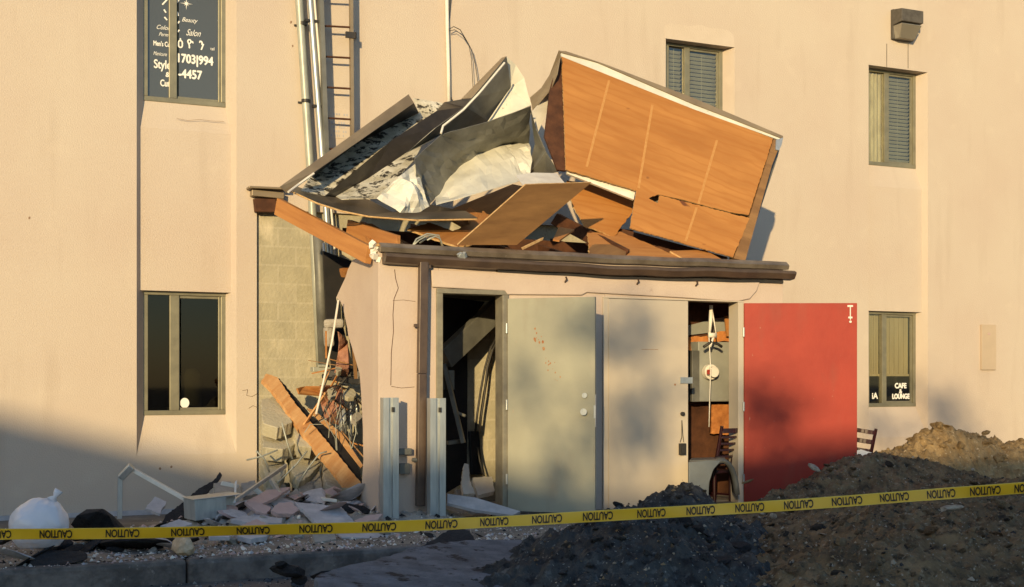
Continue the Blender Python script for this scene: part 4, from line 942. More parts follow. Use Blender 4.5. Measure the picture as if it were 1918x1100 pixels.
# ------------------------------------------------------------ dirt
def hills(x, y, L): 
    return sum(h*math.exp(-(((x-cx)*math.cos(a)+(y-cy)*math.sin(a))/sx)**2-((-(x-cx)*math.sin(a)+(y-cy)*math.cos(a))/sy)**2) for cx, cy, sx, sy, h, a in L)
def rough(x, y, s=1.0):
    q = Vector((x, y, .3)); 
    return s*(.10*noise.noise(q*1.3) + .06*noise.noise(q*3.1) + .075*abs(noise.noise(q*6.7)) + .05*abs(noise.noise(q*13)) + .04*noise.noise(q*24) + .024*noise.noise(q*47))
def dirt_extra(nt, vec, col):
    a = noise_mask(nt, vec, 9, .5, .72); col = mixn(nt, a, col, (.03,.024,.017))
    c_ = noise_mask(nt, vec, 17, .60, .70); col = mixn(nt, c_, col, (.24,.19,.12)); b = noise_mask(nt, vec, 38, .64, .70); return mixn(nt, b, col, (.34,.29,.22))
M_dirt = mat('brown_dirt', (.25,.165,.085), (.11,.072,.038), rough=1, scale=3, bump=1, bscale=45, extra=dirt_extra)
def dirt2_extra(nt, vec, col):
    c_ = noise_mask(nt, vec, 15, .58, .68); col = mixn(nt, c_, col, (.12,.12,.115)); d_ = noise_mask(nt, vec, 8, .52, .66); col = mixn(nt, d_, col, (.018,.018,.02)); b = noise_mask(nt, vec, 34, .66, .72); return mixn(nt, b, col, (.26,.26,.24))
M_dirtd = mat('dark_spoil', (.075,.075,.07), (.04,.04,.04), rough=1, scale=5, bump=1, bscale=45, extra=dirt2_extra)
M_dirtsun = mat('sunlit_dirt', (.36,.25,.12), (.22,.145,.065), rough=1, scale=6, bump=1, bscale=30, extra=lambda nt, vec, col: mixn(nt, noise_mask(nt, vec, 22, .62, .72), col, (.55,.43,.27)))  # sunlit copy of the dirt, golden light put into the colour
def pile(name, label, x0, x1, y0, y1, fn, mtl, step=.027):
    nx, ny = int((x1-x0)/step), int((y1-y0)/step); f = MB()
    for j in range(ny+1):
        for i in range(nx+1):
            x = x0+(x1-x0)*i/nx; y = y0+(y1-y0)*j/ny; f.v.append(Vector((x, y, fn(x, y))))
    for j in range(ny):
        for i in range(nx):
            a = j*(nx+1)+i; f.f.append([a, a+1, a+nx+2, a+nx+1]); f.m.append(0)
    o = f.build(name, mtl, smooth=True, M=Matrix.Translation(((x0+x1)/2,(y0+y1)/2,0)), fixn=False)
    return tag(o, label, 'dirt pile')
# brown pile: from the door to the lower right corner of the picture
def zedge(x, y, x0, x1, y0, y1, m=.5): return min(1, (x-x0)/m, (x1-x)/m, (y-y0)/m, (y1-y)/m)
BR = [(8.9,10.35,1.0,.62,.46,.12),(10.3,10.6,1.6,.7,.16,0),(7.7,10.1,1.0,.55,.30,.2),(8.6,8.8,3.0,1.3,.36,.1),(7.4,7.2,2.6,1.5,.40,.2),(12.2,9.4,2.6,1.6,.42,0),(5.6,6.3,1.4,1.0,.22,0)]
def fbrown(x, y):
    h = hills(x, y, BR); e = max(0, min(1, h/.16)); return -.19+h*1.0+(rough(x, y, .9)-.085)*e
DK = [(6.35,10.15,.55,.42,.50,0),(5.5,9.2,1.0,.8,.34,0),(4.8,8.1,1.25,.75,.44,.15),(4.3,7.2,1.0,.8,.35,0)]
def fdark(x, y):
    h = hills(x, y, DK); e = max(0, min(1, h/.14)); return -.20+h*1.0+(rough(x+11, y+5, .95)-.04)*e
GD = [(11.95,12.8,.6,.45,.30,0),(12.6,12.9,1.6,.7,.65,0),(10.8,12.4,.6,.45,.42,0),(14.5,12.8,1.2,.9,.36,0)]
def fgold(x, y):
    h = hills(x, y, GD); e = max(0, min(1, h/.2)); return -.18+h*.94+rough(x+3, y+8, 1.25)*e
brown = pile('brown_dirt_pile', 'large brown dirt pile filling the lower right in front of the red door', 4.6, 16, 4.6, 12.4, fbrown, M_dirt)
dark = pile('dark_spoil_pile', 'dark blue grey spoil heap in the lower middle before the beige door', 2.6, 8.4, 5.8, 11.0, fdark, M_dirtd)
gold = pile('sunlit_dirt_pile', 'dirt heap with sunlit gold in its colour against the wall at far right', 9.3, 17, 11.0, 14.15, fgold, M_dirtsun)
def allz(x, y): return max(fbrown(x, y) if 4.6<x<16 and 4.6<y<12.4 else -9, fdark(x, y) if 2.6<x<8.4 and 5.8<y<11 else -9, fgold(x, y) if 9.3<x<17 and 11<y<14.15 else -9, gz(x, y) if y > YK+.15 else (-.17 if y < YK else 0))

# stones
def rock(seed, flat=.7, ang=True):
    r = random.Random(seed); bm = bmesh.new(); bmesh.ops.create_icosphere(bm, subdivisions=2, radius=.5)
    cuts = [(Vector((r.gauss(0,1), r.gauss(0,1), r.gauss(0,1))).normalized(), r.uniform(.22,.42)) for _ in range(9)]
    for v in bm.verts:
        for n_, d in cuts:
            k = v.co.dot(n_)-d
            if k > 0: v.co -= n_*k*(.95 if ang else .6)
        v.co += Vector((noise.noise(v.co*4+Vector((seed,0,0))), noise.noise(v.co*4+Vector((0,seed,0))), noise.noise(v.co*4+Vector((0,0,seed)))))*.05
        v.co.z *= flat
    me = bpy.data.meshes.new('rock'); bm.to_mesh(me); bm.free(); return me
rocks = [rock(s, f_) for s, f_ in ((1,.7),(2,.45),(3,.8),(4,.3),(5,.6),(6,.9))]
rmesh = {}
def stone(name, x, y, s, mtl, label, cat, grp, sink=.3, z=None, rng=random, sc=None):
    k = (rng.randrange(6), mtl.name)
    if k not in rmesh:
        me = rocks[k[0]].copy(); me.materials.append(mtl); rmesh[k] = me
    o = bpy.data.objects.new(name, rmesh[k]); COL.objects.link(o)
    zz = allz(x, y) if z is None else z
    sc = sc or (rng.uniform(.7,1.4), rng.uniform(.7,1.3), rng.uniform(.6,1.1))
    o.scale = (s*sc[0], s*sc[1], s*sc[2]); o.rotation_euler = (rng.uniform(-.5,.5), rng.uniform(-.5,.5), rng.uniform(0, 6.28))
    o.location = (x, y, zz + s*.25*(1-sink*2)); return tag(o, label, cat, grp)
rg = random.Random(21)
def scatter(n, ymin, ymax, pxmin, pxmax, fnz, smin, smax, mt, name, label, cat, grp, cond=None):
    k = 0; tries = 0
    while k < n and tries < n*30:
        tries += 1; Y = rg.uniform(ymin, ymax); px = rg.uniform(pxmin, pxmax); x = P(px, 0, Y).x
        if cond and not cond(x, Y): continue
        z = fnz(x, Y); s = smin+(smax-smin)*rg.random()**2.5
        stone(name, x, Y, s, rg.choice(mt) if isinstance(mt, list) else mt, label, cat, grp, z=z, rng=rg); k += 1
onb = lambda x, y: fbrown(x, y) > fdark(x, y)+.02 if (x < 8.4 and y < 11) else True
scatter(280, 6.0, 10.6, 1300, 1918, fbrown, .02, .11, M_dirt, 'dirt_clod', 'small brown clod lying on the brown dirt pile', 'clod', 'clods on the brown dirt pile', onb)
scatter(40, 6.2, 10.6, 1330, 1918, fbrown, .015, .06, M_stone, 'pebble', 'pale pebble lying on the brown dirt pile', 'stone', 'pebbles on the brown dirt pile', onb)
scatter(220, 6.8, 10.5, 1035, 1400, fdark, .02, .11, M_dirtd, 'spoil_lump', 'dark grey lump lying on the dark spoil heap', 'lump', 'lumps on the dark spoil heap', lambda x, y: fdark(x, y) > -.05 and not (x>4.6 and fdark(x, y) < fbrown(x, y)))
scatter(22, 6.8, 10.2, 1035, 1400, fdark, .012, .04, M_stone, 'pebble', 'tiny pale pebble lying on the dark spoil heap', 'stone', 'pebbles on the dark spoil heap', lambda x, y: fdark(x, y) > -.05 and not (x>4.6 and fdark(x, y) < fbrown(x, y)))
scatter(90, 11.9, 13.3, 1620, 1918, fgold, .04, .20, M_dirtsun, 'sunlit_clod', 'sunlit-coloured dirt clod on the heap against the far right wall', 'clod', 'clods on the sunlit-coloured heap', lambda x, y: fgold(x, y) > .1)
M_clodl = mat('pale_clod', (.25,.19,.11), (.15,.11,.065), rough=1, scale=6, bump=.8); M_clodd = mat('damp_clod', (.05,.04,.03), (.03,.025,.02), rough=1, scale=6, bump=.8)
scatter(55, 6.2, 10.8, 1300, 1918, fbrown, .03, .12, M_clodl, 'dirt_clod', 'pale tan clod on the brown dirt pile', 'clod', 'pale clods on the brown dirt pile', onb)
scatter(50, 6.2, 10.8, 1300, 1918, fbrown, .03, .13, M_clodd, 'dirt_clod', 'damp dark clod on the brown dirt pile', 'clod', 'damp clods on the brown dirt pile', onb)
scatter(60, 6.8, 10.4, 1035, 1400, fdark, .03, .17, M_asphd, 'asphalt_lump', 'black asphalt lump on the dark spoil heap', 'lump', 'asphalt lumps on the dark spoil heap', lambda x, y: fdark(x, y) > -.05 and not (x>4.6 and fdark(x, y) < fbrown(x, y)))
# singled-out stones on the dirt
for px, py, Y, s, mt, lb in ((1100,885,10.2,.1,M_stone,''),):
    pass
def rock_at(px, py, Y, s, mtl, label, name='stone', cat='stone', sc=None, grp=None):
    p = P(px, py, Y); return stone(name, p.x, Y, s, mtl, label, cat, grp, z=p.z, rng=rg, sc=sc)
rock_at(1524,878,10.1,.12,M_stone,'flat grey stone near the crest of the brown dirt before the red door', sc=(1.4,1,.5))
rock_at(1782,956,7.4,.15,M_stone,'elongated pale stone under the tape on the brown dirt at right', sc=(1.5,.7,.5))
rock_at(1448,968,8.0,.07,M_stone,'pinkish chip just under the tape above the brown dirt', sc=(1,.6,1))
rock_at(1290,1002,8.0,.2,M_asphd,'dark flat chunk on the crest of the spoil heap', name='asphalt_chunk', cat='rubble', sc=(1.5,.9,.5))
rock_at(1400,905,10.7,.12,M_dirtsun,'small sunlit-coloured clod at the foot of the red door', sc=(1.5,.8,.6))

M_tanst = mat('pale_tan_stone', (.62,.50,.34), (.42,.32,.2), rough=.9, scale=5, bump=.4, bscale=14)
# ------------------------------------------------------------ debris on the pavement
lplate('asphalt_slab', 'big dark broken asphalt slab lying in the bottom middle', 'asphalt slab', M_asph, [(588,1110),(592,1078),(640,1062),(700,1050),(760,1028),(820,1016),(905,1010),(985,1012),(1018,1030),(1026,1062),(1010,1085),(1012,1130),(600,1130)], 6.9, 8.9, .09, jag=.02, bevel=.008)
lplate('asphalt_shard', 'black triangular asphalt shard standing behind the big slab', 'asphalt slab', M_asphd, [(778,1031),(838,994),(858,988),(880,994),(890,1012),(830,1020)], 8.95, 9.3, .05, jag=.008)
lplate('asphalt_shard', 'large dark felt shard standing against the left wall by the metal box', 'roofing felt', M_asphd, [(303,980),(310,965),(350,935),(372,915),(400,900),(412,884),(416,890),(402,910),(380,930),(375,945),(368,985)], 11.9, 12.5, .02, jag=.006)
for px, py, s, lb in ((540,1075,.2,'black asphalt chunk on the road left of the big slab'),(528,1062,.12,'pointed black chunk on the kerb left of the big slab'),(612,1085,.22,'black crumbled chunk at the left end of the big slab'),(610,1092,.15,'small black lump below the big slab left end'),(668,1078,.1,'thin black crumb before the big slab'),(560,1088,.12,'small black chunk beside the road edge')):
    rock_at(px, py, 8.3, s, M_asphd, lb, name='asphalt_chunk', cat='rubble', sc=(1.4,1,.55))
for px, py, Y, s, lb, sc in ((190,985,10.6,.5,'wide black rubble lump behind the tape near the white bag',(1.6,1,.5)),(240,1020,10.1,.55,'long black slab lump under the tape left of the tan stone',(1.9,.9,.4)),(60,1040,9.6,.28,'black lump under the white bag',(1.6,1,.4)),(110,1042,9.5,.35,'flat black lump right under the white bag',(1.7,.9,.3)),(170,1015,10.2,.3,'black lump right of the white bag',(1.3,1,.6)),(20,1000,10.2,.3,'dark lump left of the white bag',(1.2,1,.6)),(150,990,10.7,.2,'small black lump by the wall near the bag',(1,1,.7))):
    rock_at(px, py+14, Y, s, M_asphd, lb, name='asphalt_chunk', cat='rubble', sc=sc)
rock_at(346,1030,9.6,.23,M_tanst,'round tan stone on the pavement below the tape', sc=(1.3,1,1.1))
rock_at(305,1022,9.9,.17,M_greypl,'grey broken stone left of the round tan stone', sc=(1.2,1,1))
# white plastic bag
bm = bmesh.new(); bmesh.ops.create_icosphere(bm, subdivisions=5, radius=.205)
for v in bm.verts:
    n_ = v.co.normalized(); k = math.atan2(n_.x, n_.y); tk = Vector((.35, 0, .93)).normalized(); d = n_.dot(tk)
    v.co *= 1+.06*noise.noise(n_*1.9)+.03*abs(noise.noise(n_*4.5))+.015*abs(noise.noise(n_*11))
    pole = math.acos(max(-1, min(1, d)))
    if pole < .9: v.co *= 1+.035*math.sin(13*math.atan2(n_.y, n_.x-.35))*(1-pole/.9)
    v.co.z *= .98
    if v.co.z < -.15: v.co.z = -.15-(v.co.z+.15)*.2
me = bpy.data.meshes.new('white_bag'); bm.to_mesh(me); bm.free(); me.materials.append(M_bag)
for p in me.polygons: p.use_smooth = True
c = P(74, 985, 9.75); bag = thing('tied_bag', 'round white tied plastic bag like a ball at the lower left', 'bag', c-Vector((0,0,.18)))
o = bpy.data.objects.new('bag', me); place(o, bag, Matrix.Translation(c))
f = MB(); a = c+Vector((.085,0,.18)); f.tube([a, a+Vector((.022,0,.03)), a+Vector((.03,0,.045)), a+Vector((.05,0,.075))], [.045,.014,.024,.034], 10); f.build('knot', M_bag, bag, smooth=True)

# downpipe pieces
el = thing('broken_downpipe', 'blue grey bent downpipe piece leaning on the left wall', 'downpipe', P(224, 970, 13.2))
f = MB(); f.bar(P(224,972,12.9), P(225,893,12.9), .045, .045, (0,1,0)); f.build('vertical_pipe', M_galv, el, bevel=.005)
f = MB(); f.bar(P(226,895,12.9), P(247,873,12.85), .07, .08, (0,1,0)); f.build('elbow', M_galv, el, bevel=.01)
f = MB(); f.bar(P(247,879,12.88), P(352,938,12.5), .04, .04, (0,0,1)); f.build('slanted_pipe', M_white, el, bevel=.004)
a = P(367,975,11.2); b = P(450,975,11.2)
bx = thing('metal_box', 'blue grey open metal duct box lying in the rubble', 'duct box', (a.x, 11.2, a.z))
Mb = Matrix.Translation(P(366,976,11.3)) @ Matrix.Rotation(R(12), 4, 'Z') @ Matrix.Rotation(R(-3), 4, 'Y')
def lb(fn, nm, mt):
    g = MB(); fn(g); g.v = [Mb @ v for v in g.v]; return g.build(nm, mt, bx, bevel=.004)
lb(lambda g: g.box((0,0,0),(.30,.26,.185)), 'box_body', M_galv); lb(lambda g: g.box((-.01,-.01,.186),(.46,.27,.194)), 'box_lid', M_galv); lb(lambda g: g.box((.302,.08,.0),(.42,.27,.18)), 'end_box', M_galv)
beam('grey_strut', 'slender blue grey strut rising from the box to the broken blocks', (440,938,11.2), (536,872,12.0), .025, .035, M_galv, cat='strut')
beam('grey_strut', 'short grey strut crossing the rubble under the long strut', (478,915,11.8), (500,935,11.7), .03, .05, M_galv, cat='strut')
beam('grey_strut', 'short upright grey strut beside the pink slabs', (508,900,11.9), (524,925,11.7), .03, .05, M_galv, cat='strut')
beam('grey_strut', 'white bent strut behind the metal box', (414,905,11.9), (448,912,11.9), .02, .04, M_white, cat='strut')
beam('grey_strut', 'white upright strut behind the metal box', (442,905,11.9), (440,935,11.7), .02, .045, M_white, cat='strut')
beam('grey_strut', 'small white angle strut under the plank foot', (604,935,11.6), (628,938,11.5), .03, .03, M_white, cat='strut')
DP = [ # broken plaster and render slabs in front of the torn wall: outline, near, far, thickness, material, label
 ([(462,938),(500,918),(545,912),(520,930),(490,945)], 11.4, 11.8, .03, M_pinkslab, 'pink slab topmost in the heap right of the box'),
 ([(458,940),(475,938),(508,950),(500,962),(480,958)], 11.2, 11.4, .03, M_pinkslab, 'small pink slab beside the metal box'),
 ([(508,955),(522,942),(545,940),(562,955),(550,962),(520,962)], 11.1, 11.3, .04, M_pinkslab, 'rounded pink slab in the middle of the heap'),
 ([(552,940),(600,945),(640,950),(665,978),(595,982),(575,962)], 10.7, 11.3, .035, M_greypl, 'large pale grey slab tilted in front of the torn wall'),
 ([(432,972),(455,966),(530,970),(528,980),(470,980)], 10.9, 11.1, .04, M_greypl, 'long grey slab right above the tape by the box'),
 ([(452,984),(480,972),(508,984),(480,990)], 10.6, 10.8, .03, M_pinkslab, 'pale pink triangular slab just above the tape'),
 ([(664,975),(690,965),(718,962),(708,973),(672,980)], 10.7, 10.9, .03, M_pinkslab, 'pale pink slab at the foot of the annex corner'),
 ([(440,994),(505,994),(500,1004),(470,1010),(445,1004)], 9.9, 10.2, .04, M_greypl, 'bluish slab just below the tape left of middle'),
 ([(585,1000),(625,998),(630,1010),(590,1016)], 9.8, 10.0, .06, M_conc, 'grey block slab below the tape'),
 ([(630,998),(700,996),(770,1000),(730,1008),(640,1006)], 9.9, 10.2, .015, M_greypl, 'long thin pale board below the tape'),
 ([(390,998),(432,996),(430,1006),(392,1006)], 9.9, 10.1, .03, M_greypl, 'flat grey piece on the pavement right of the tan stone'),
 ([(400,905),(432,902),(440,920),(425,932),(404,928)], 11.9, 12.2, .05, M_conc, 'grey rounded block behind the metal box'),
 ([(372,930),(390,924),(420,930),(415,940),(376,942)], 11.5, 11.7, .03, M_white, 'white flat fragment on top of the metal box'),
 ([(272,952),(290,930),(312,940),(300,962)], 12.3, 12.6, .03, M_greypl, 'grey curved plaster piece leaning near the left wall'),
 ([(452,905),(478,900),(482,925),(456,930)], 12.1, 12.3, .06, M_conc, 'brownish block behind the long strut'),
 ([(540,925),(556,915),(566,930),(552,945)], 11.8, 12.0, .06, M_conc, 'grey lump between pink slab and plank foot'),
 ([(640,955),(655,945),(668,955),(664,972),(650,968)], 11.2, 11.4, .05, M_conc, 'grey lump under the torn wall corner'),
 ([(300,985),(335,972),(360,980),(340,990)], 10.8, 11.0, .04, M_greypl, 'pale grey slab by the tape left of the felt shard'),
]
for pts, yn, yf, th, mt, lbx in DP: lplate('plaster_slab', lbx, 'rubble slab', mt, pts, yn, yf, th, jag=.007, bevel=.003)
# a low bed of crushed rubble that the slabs rest on
def frub(x, y):
    h = hills(x, y, [(3.3,12.1,.9,.8,.22,0),(2.6,11.6,.9,.6,.10,0),(3.2,12.9,.45,.45,.32,0),(4.0,11.2,.6,.4,.08,0)])
    return gz(x, y)-.035+h*.78+rough(x*1.5, y*1.5, .7)*min(1, h/.08)
fb = pile('rubble_bed', 'low bed of crushed grey rubble at the foot of the torn wall', -.6, 5.2, 9.7, 13.9, frub, M_conc, .04); fb['category'] = 'rubble'
paz = lambda x, y: max(gz(x, y), frub(x, y) if -.6 < x < 5.2 and 9.7 < y < 13.9 else -9)
scatter(90, 9.8, 12.6, 120, 760, paz, .03, .16, M_conc, 'concrete_fragment', 'grey concrete fragment in the rubble before the left wall', 'rubble', 'concrete fragments in the rubble')
scatter(34, 9.9, 12.4, 250, 720, paz, .02, .13, M_pinkslab, 'stucco_fragment', 'pink stucco fragment in the rubble before the torn wall', 'rubble', 'stucco fragments in the rubble')
scatter(60, 9.6, 11.6, 0, 800, paz, .015, .10, M_white, 'plaster_fragment', 'white plaster fragment on the pavement by the rubble', 'rubble', 'plaster fragments on the pavement')
scatter(34, 9.6, 12.2, 100, 900, paz, .02, .13, M_asphd, 'asphalt_fragment', 'black asphalt fragment on the pavement', 'rubble', 'asphalt fragments on the pavement')
scatter(50, 8.0, 9.25, 250, 1000, lambda x, y: -.17, .015, .10, M_asph, 'road_fragment', 'dark grey crumb lying on the road below the kerb', 'rubble', 'crumbs on the road')
def slabs(n, pxa, pxb, ya, yb_, mt, name, label, cat, grp, smin=.09, smax=.34):
    for i in range(n):
        Y = rg.uniform(ya, yb_); x = P(rg.uniform(pxa, pxb), 0, Y).x; s_ = rg.uniform(smin, smax)
        o = stone(name, x, Y, s_, mt, label, cat, grp, z=paz(x, Y), rng=rg, sc=(rg.uniform(.9,1.8), rg.uniform(.7,1.2), rg.uniform(.12,.35)), sink=.1)
        o.rotation_euler = (rg.uniform(-.7,.9), rg.uniform(-.6,.6), rg.uniform(0,6.3))
slabs(40, 380, 700, 11.0, 12.7, M_greypl, 'broken_slab', 'flat grey broken slab in the rubble heap before the torn wall', 'rubble', 'grey slabs in the rubble heap')
slabs(20, 400, 690, 10.9, 12.2, M_pinkslab, 'broken_slab', 'flat pink broken render slab in the rubble heap', 'rubble', 'pink slabs in the rubble heap')
slabs(18, 360, 700, 11.2, 12.8, M_asphd, 'dark_shard', 'dark roofing shard mixed into the rubble heap', 'rubble', 'dark shards in the rubble heap')
slabs(16, 520, 680, 11.8, 12.9, M_block, 'block_fragment', 'tan block fragment under the leaning plank', 'rubble', 'tan block fragments under the plank', .1, .3)
slabs(22, 60, 420, 9.8, 11.2, M_asphd, 'dark_shard', 'dark shard on the pavement by the white bag', 'rubble', 'dark shards by the white bag', .06, .2)
rock_at(30,1045,9.5,.2,M_greypl,'blue grey crumpled lump at the lower left corner under the bag', name='plaster_lump', cat='rubble', sc=(1.6,.8,.5))
f = MB(); f.box((BX0, WY-.04, gz(0,14)-.1), (Xw(470), WY-.002, gz(0,14)+.05)); tag(f.build('wall_base_trim', M_greypl), 'thin pale base strip along the foot of the left wall', 'trim')

# grit too small and too many to count
def grit(name, label, n, pick, smin, smax, mts):
    f = MB(); rq = random.Random(len(name)*7)
    k = 0
    while k < n:
        q = pick(rq)
        if q is None: continue
        x, y, z = q; s_ = smin+(smax-smin)*rq.random()**3; f.mi = rq.randrange(len(mts)); k += 1
        c = Vector((x, y, z)); vs = []
        for d in ((1,0,-.3),(-.5,.87,-.3),(-.5,-.87,-.3),(.1,.1,.7),(.5,.5,.2)): vs.append(c+Vector((d[0]*rq.uniform(.5,1.2), d[1]*rq.uniform(.5,1.2), d[2]*rq.uniform(.4,1)))*s_)
        f.add(vs, [[0,1,2],[0,4,3],[4,1,3],[1,2,3],[2,0,3],[0,1,4]])
    return tag(f.build(name, mts), label, 'grit', kind='stuff')
def pk_pave(rq):
    Y = YK+.02+abs(rq.gauss(0, 1.7)); px = rq.uniform(-40, 1080)
    if Y > 13.6: return None
    x = P(px, 0, Y).x
    return x, Y, max(paz(x, Y), .004 if Y < YK+.15 else -9)
grit('rubble_grit', 'fine grit and crumbs strewn over pavement and kerb', 5200, pk_pave, .006, .035, [M_conc, M_greypl, M_asphd, M_pinkslab, M_white])
def pk_heap(rq):
    x = rq.gauss(3.2, .8); Y = rq.gauss(12.0, .6)
    return (x, Y, paz(x, Y)) if 10.5 < Y < 13.6 else None
grit('heap_grit', 'broken chips packed between the slabs of the rubble heap', 1500, pk_heap, .015, .07, [M_conc, M_greypl, M_asphd, M_pinkslab, M_block])
def pk_dirt(rq):
    Y = rq.uniform(5.8, 11.2); x = P(rq.uniform(1000, 1960), 0, Y).x; z = max(fbrown(x, Y), fdark(x, Y) if x < 8.4 and Y < 11 else -9)
    return (x, Y, z) if z > -.14 else None
grit('dirt_grit', 'fine crumbs and pebbles scattered over the dirt piles', 5200, pk_dirt, .006, .032, [M_clodl, M_clodd, M_dirt, M_asphd, M_stone])
def pk_road(rq):
    Y = rq.uniform(8.2, YK-.01); return P(rq.uniform(-20, 1100), 0, Y).x, Y, -.168
grit('road_grit', 'loose crumbs lying on the road along the kerb', 1200, pk_road, .005, .025, [M_asph, M_conc, M_asphd])

# ------------------------------------------------------------ caution tape
tp = thing('caution_tape', 'yellow caution tape stretched across the whole scene', 'tape', P(959, 970, 7.6))
TC = [(-260,1004,9.9,.5),(0,1001,9.2,21),(240,999,8.7,19),(480,993,8.3,19),(720,987,7.9,20),(960,976,7.6,22),(1100,968,7.4,24),(1300,957,7.1,26),(1500,945,6.7,27),(1700,930,6.4,27),(1918,914,6.0,27),(2200,894,5.6,27)]
A = [P(x, y, Y) for x, y, Y, h in TC]
# smooth centre line
def cr(p0, p1, p2, p3, t): return .5*((2*p1)+(-p0+p2)*t+(2*p0-5*p1+4*p2-p3)*t*t+(-p0+3*p1-3*p2+p3)*t**3)
line = []
for i in range(len(A)-1):
    p0, p1, p2, p3 = A[max(i-1,0)], A[i], A[i+1], A[min(i+2, len(A)-1)]
    for k in range(24): line.append(cr(p0, p1, p2, p3, k/24))
line.append(A[-1])
TWd = .076
def tilt(s): return R(14)*math.sin(s*.8)+R(10)*math.sin(s*2.3+1)+R(5)*math.sin(s*5.1)
f = MB(); acc = 0; arc_ = [0]
for a, b in zip(line, line[1:]): acc += (b-a).length; arc_.append(acc)
def frame_at(s):
    lo = 0
    while lo < len(arc_)-2 and arc_[lo+1] < s: lo += 1
    u = (s-arc_[lo])/max(1e-6, arc_[lo+1]-arc_[lo]); p = line[lo].lerp(line[lo+1], u); d = (line[min(lo+2,len(line)-1)]-line[max(lo-1,0)]).normalized()
    nrm = Vector((0,0,1)).cross(d).normalized()*1.0      # horizontal normal
    if nrm.y > 0: nrm = -nrm
    up = d.cross(nrm).normalized()
    if up.z < 0: up = -up
    t = tilt(s); return p, d, up*math.cos(t)+nrm*math.sin(t), nrm*math.cos(t)-up*math.sin(t)
nS = 420
for i in range(nS+1):
    s = acc*i/nS; p, d, up, nn = frame_at(s)
    for k in (-.5, -.44, 0, .44, .5): f.v.append(p+up*k*TWd+nn*.002*math.sin(s*9+k*3))
for i in range(nS):
    for j in range(4): f.f.append([i*5+j, (i+1)*5+j, (i+1)*5+j+1, i*5+j+1]); f.m.append(0 if j in (1, 2) else 1)
M_yel2 = mat('caution_yellow_edge', (.85,.58,.10), (.80,.52,.07), rough=.4)
o = f.build('band', [M_yellow, M_yel2], tp, smooth=True, fixn=False); sm = o.modifiers.new('t', 'SOLIDIFY'); sm.thickness = .0008
wm = textmesh('CAUTION', .074, M_ink, 'word', 'mesh', None, shear=.12, ext=0.0, bold=0, heavy=.0022, sx=.98, align='CENTER')
wx = [v.co.x for v in wm.vertices]; wy = [v.co.y for v in wm.vertices]; cxw, cyw = (min(wx)+max(wx))/2, (min(wy)+max(wy))/2
# word centres measured from the photograph, then bent on to the band, turned upside down
words = [-10,105,230,352,474,592,711,826,925,1025,1120,1219,1312,1404,1496,1587,1675,1762,1846,1928]
def s_of_px(px):
    best = 0; bd = 1e9
    for i in range(2000):
        s = acc*i/1999; p, *_ = frame_at(s); w_ = p.x*ST+p.y*CT; u = p.x*CT-p.y*ST; x = CX+F*u/w_
        if abs(x-px) < bd: bd = abs(x-px); best = s
    return best
spx = {}
tab = []
for i in range(1500):
    s = acc*i/1499; p, *_ = frame_at(s); w_ = p.x*ST+p.y*CT; u = p.x*CT-p.y*ST; tab.append((CX+F*u/w_, s))
for wpx in words:
    s0 = min(tab, key=lambda q: abs(q[0]-wpx))[1]; g = MB()
    # measured word width about 62..58 px
    half = min(tab, key=lambda q: abs(q[0]-(wpx+(31 if wpx < 900 else 28))))[1]-s0
    kx = half/((max(wx)-min(wx))/2)
    for v in wm.vertices:
        s = s0-(v.co.x-cxw)*kx; p, d, up, nn = frame_at(max(0, min(acc, s)))
        g.v.append(p-up*(v.co.y-cyw)*.98+nn*(.0035+v.co.z*.6+.002*math.sin(s*9)))
    for p in wm.polygons: g.f.append(list(p.vertices)); g.m.append(0)
    g.build('lettering', M_ink, tp, fixn=False)

# ------------------------------------------------------------ unseen, across the street: houses added and shaped to cast the shade, street trees
def back(xw, zw, Yo):
    """the point at distance Yo whose shadow falls on the main wall at (xw, zw)"""
    dy = WY-Yo; return (xw-dy*math.tan(AZ), zw+dy/math.cos(AZ)*math.tan(EL))
YO = -24.0
M_hb = mat('house_siding', (.45,.42,.36), (.38,.35,.3), rough=.9, scale=3); M_hr = mat('house_roof', (.12,.10,.09), (.08,.07,.06), rough=.95, scale=8)
def house(label, prof, depth=9):
    t = thing('shade_house', label, 'house', (back(*prof[0], YO)[0], YO, -.17))
    q = [back(x, z, YO) for x, z in prof]; f = MB()
    pts = [(q[0][0], YO, -.17)]+[(x, YO, z-.12) for x, z in q]+[(q[-1][0], YO, -.17)]
    f.prism(pts, (0,-depth,0)); f.build('wall', M_hb, t)
    for (xa, za), (xb, zb_) in zip(q, q[1:]):
        f = MB(); f.prism([(xa, YO+.25, za-.12), (xb, YO+.25, zb_-.12), (xb, YO+.25, zb_), (xa, YO+.25, za)], (0,-depth-.5,0)); f.build('roof', M_hr, t)
    x0, x1 = q[0][0], q[-1][0]; n_ = max(1, int((x1-x0)/3))
    for i in range(n_):
        for z in (1.0, 4.2):
            xc = x0+(x1-x0)*(i+.5)/n_; f = MB(); f.box((xc-.5, YO+.002, z), (xc+.5, YO+.05, z+1.4)); w_ = f.build('window', M_slat, t)
            g = MB(); g.box((xc-.42, YO+.052, z+.08), (xc+.42, YO+.06, z+1.32)); g.build('pane', M_film, w_)
    return t
house('unseen grey house added across the street, sloping roof shaped for the shade', [(-14,2.3),(-4,2.4),(.5,.95),(3.2,.22),(4.9,-.08),(6.9,-.2)])
house('unseen low garage added across the street, roofline shaped for the shade', [(6.95,-.62),(9.6,-.66)], 7)
house('unseen long grey house added across the street, roofline shaped for the shade', [(9.65,-.22),(12.5,-.12),(26,-.1)])
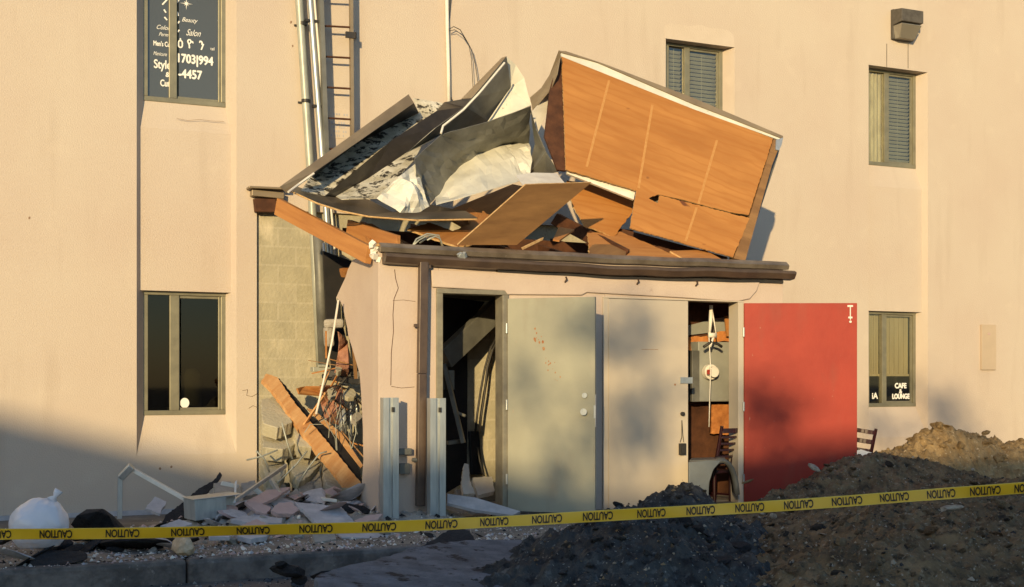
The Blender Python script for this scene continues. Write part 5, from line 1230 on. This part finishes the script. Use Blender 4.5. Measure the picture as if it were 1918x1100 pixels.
M_bark = mat('bark', (.09,.065,.045), (.05,.035,.025), rough=1, scale=9, bump=.6); M_leaf = mat('leaf', (.07,.10,.03), (.04,.06,.02), rough=.8, scale=3)
def tree(label, YT, xt, clumps, seed):
    r = random.Random(seed); cl = []
    for (x, Yt_, z, rad, dens) in clumps:      # shadow target on plane Yt_
        dy = Yt_-YT; cl.append((Vector((x-dy*math.tan(AZ), YT, z+dy/math.cos(AZ)*math.tan(EL))), rad, dens))
    base = Vector((sum(c[0].x for c in cl)/len(cl)+xt, YT, -.17)); t = thing('street_tree', label, 'tree', base)
    top = base+Vector((0,0,max(c[0].z for c in cl)+1.8)); fork = base+Vector((0,0,2.9))
    f = MB(); f.tube([base, base+Vector((.05,0,1.5)), fork], [.16,.13,.10], 8)
    for c, rad, d in cl:
        f.tube([fork, fork.lerp(c, .5)+Vector((0,r.uniform(-.3,.3),.25)), c], [.07,.035,.012], 6)
    f.build('trunk', M_bark, t); f = MB()
    for c, rad, dens in cl:
        for i in range(int(dens)):
            p = c+Vector((r.gauss(0,1), r.gauss(0,1), r.gauss(0,1)))*rad*.55; a = Vector((r.gauss(0,1),r.gauss(0,1),r.gauss(0,1))).normalized(); b = a.orthogonal().normalized(); s = r.uniform(.05,.09)
            f.face(p, p+a*s+b*s*.45, p+a*s*2, p+a*s-b*s*.45)
    f.build('crown', M_leaf, t, fixn=False); return t
def tg(px, py, Y): p = P(px, py, Y); return p.x, Y, p.z
tree('young street tree with sparse crown behind the viewpoint', -14, .4,
     [(*tg(1450,775,11.0), .32, 240), (*tg(1400,740,11.0), .30, 70), (*tg(1175,805,AY), .34, 200), (*tg(1195,610,AY), .30, 150), (*tg(960,690,10.8), .32, 90), (*tg(1060,875,10.7), .36, 150), (*tg(1085,600,10.6), .3, 70), (*tg(1160,660,AY), .2, 60), (*tg(1240,740,AY), .28, 80)], 4)
tree('second street tree behind the viewpoint', -16, -.6,
     [(*tg(1760,775,WY), .50, 280), (*tg(1800,840,WY), .5, 260), (*tg(1660,800,WY), .35, 110), (*tg(740,560,AY), .28, 60), (*tg(1350,120,WY),.9,40)][:3], 9)
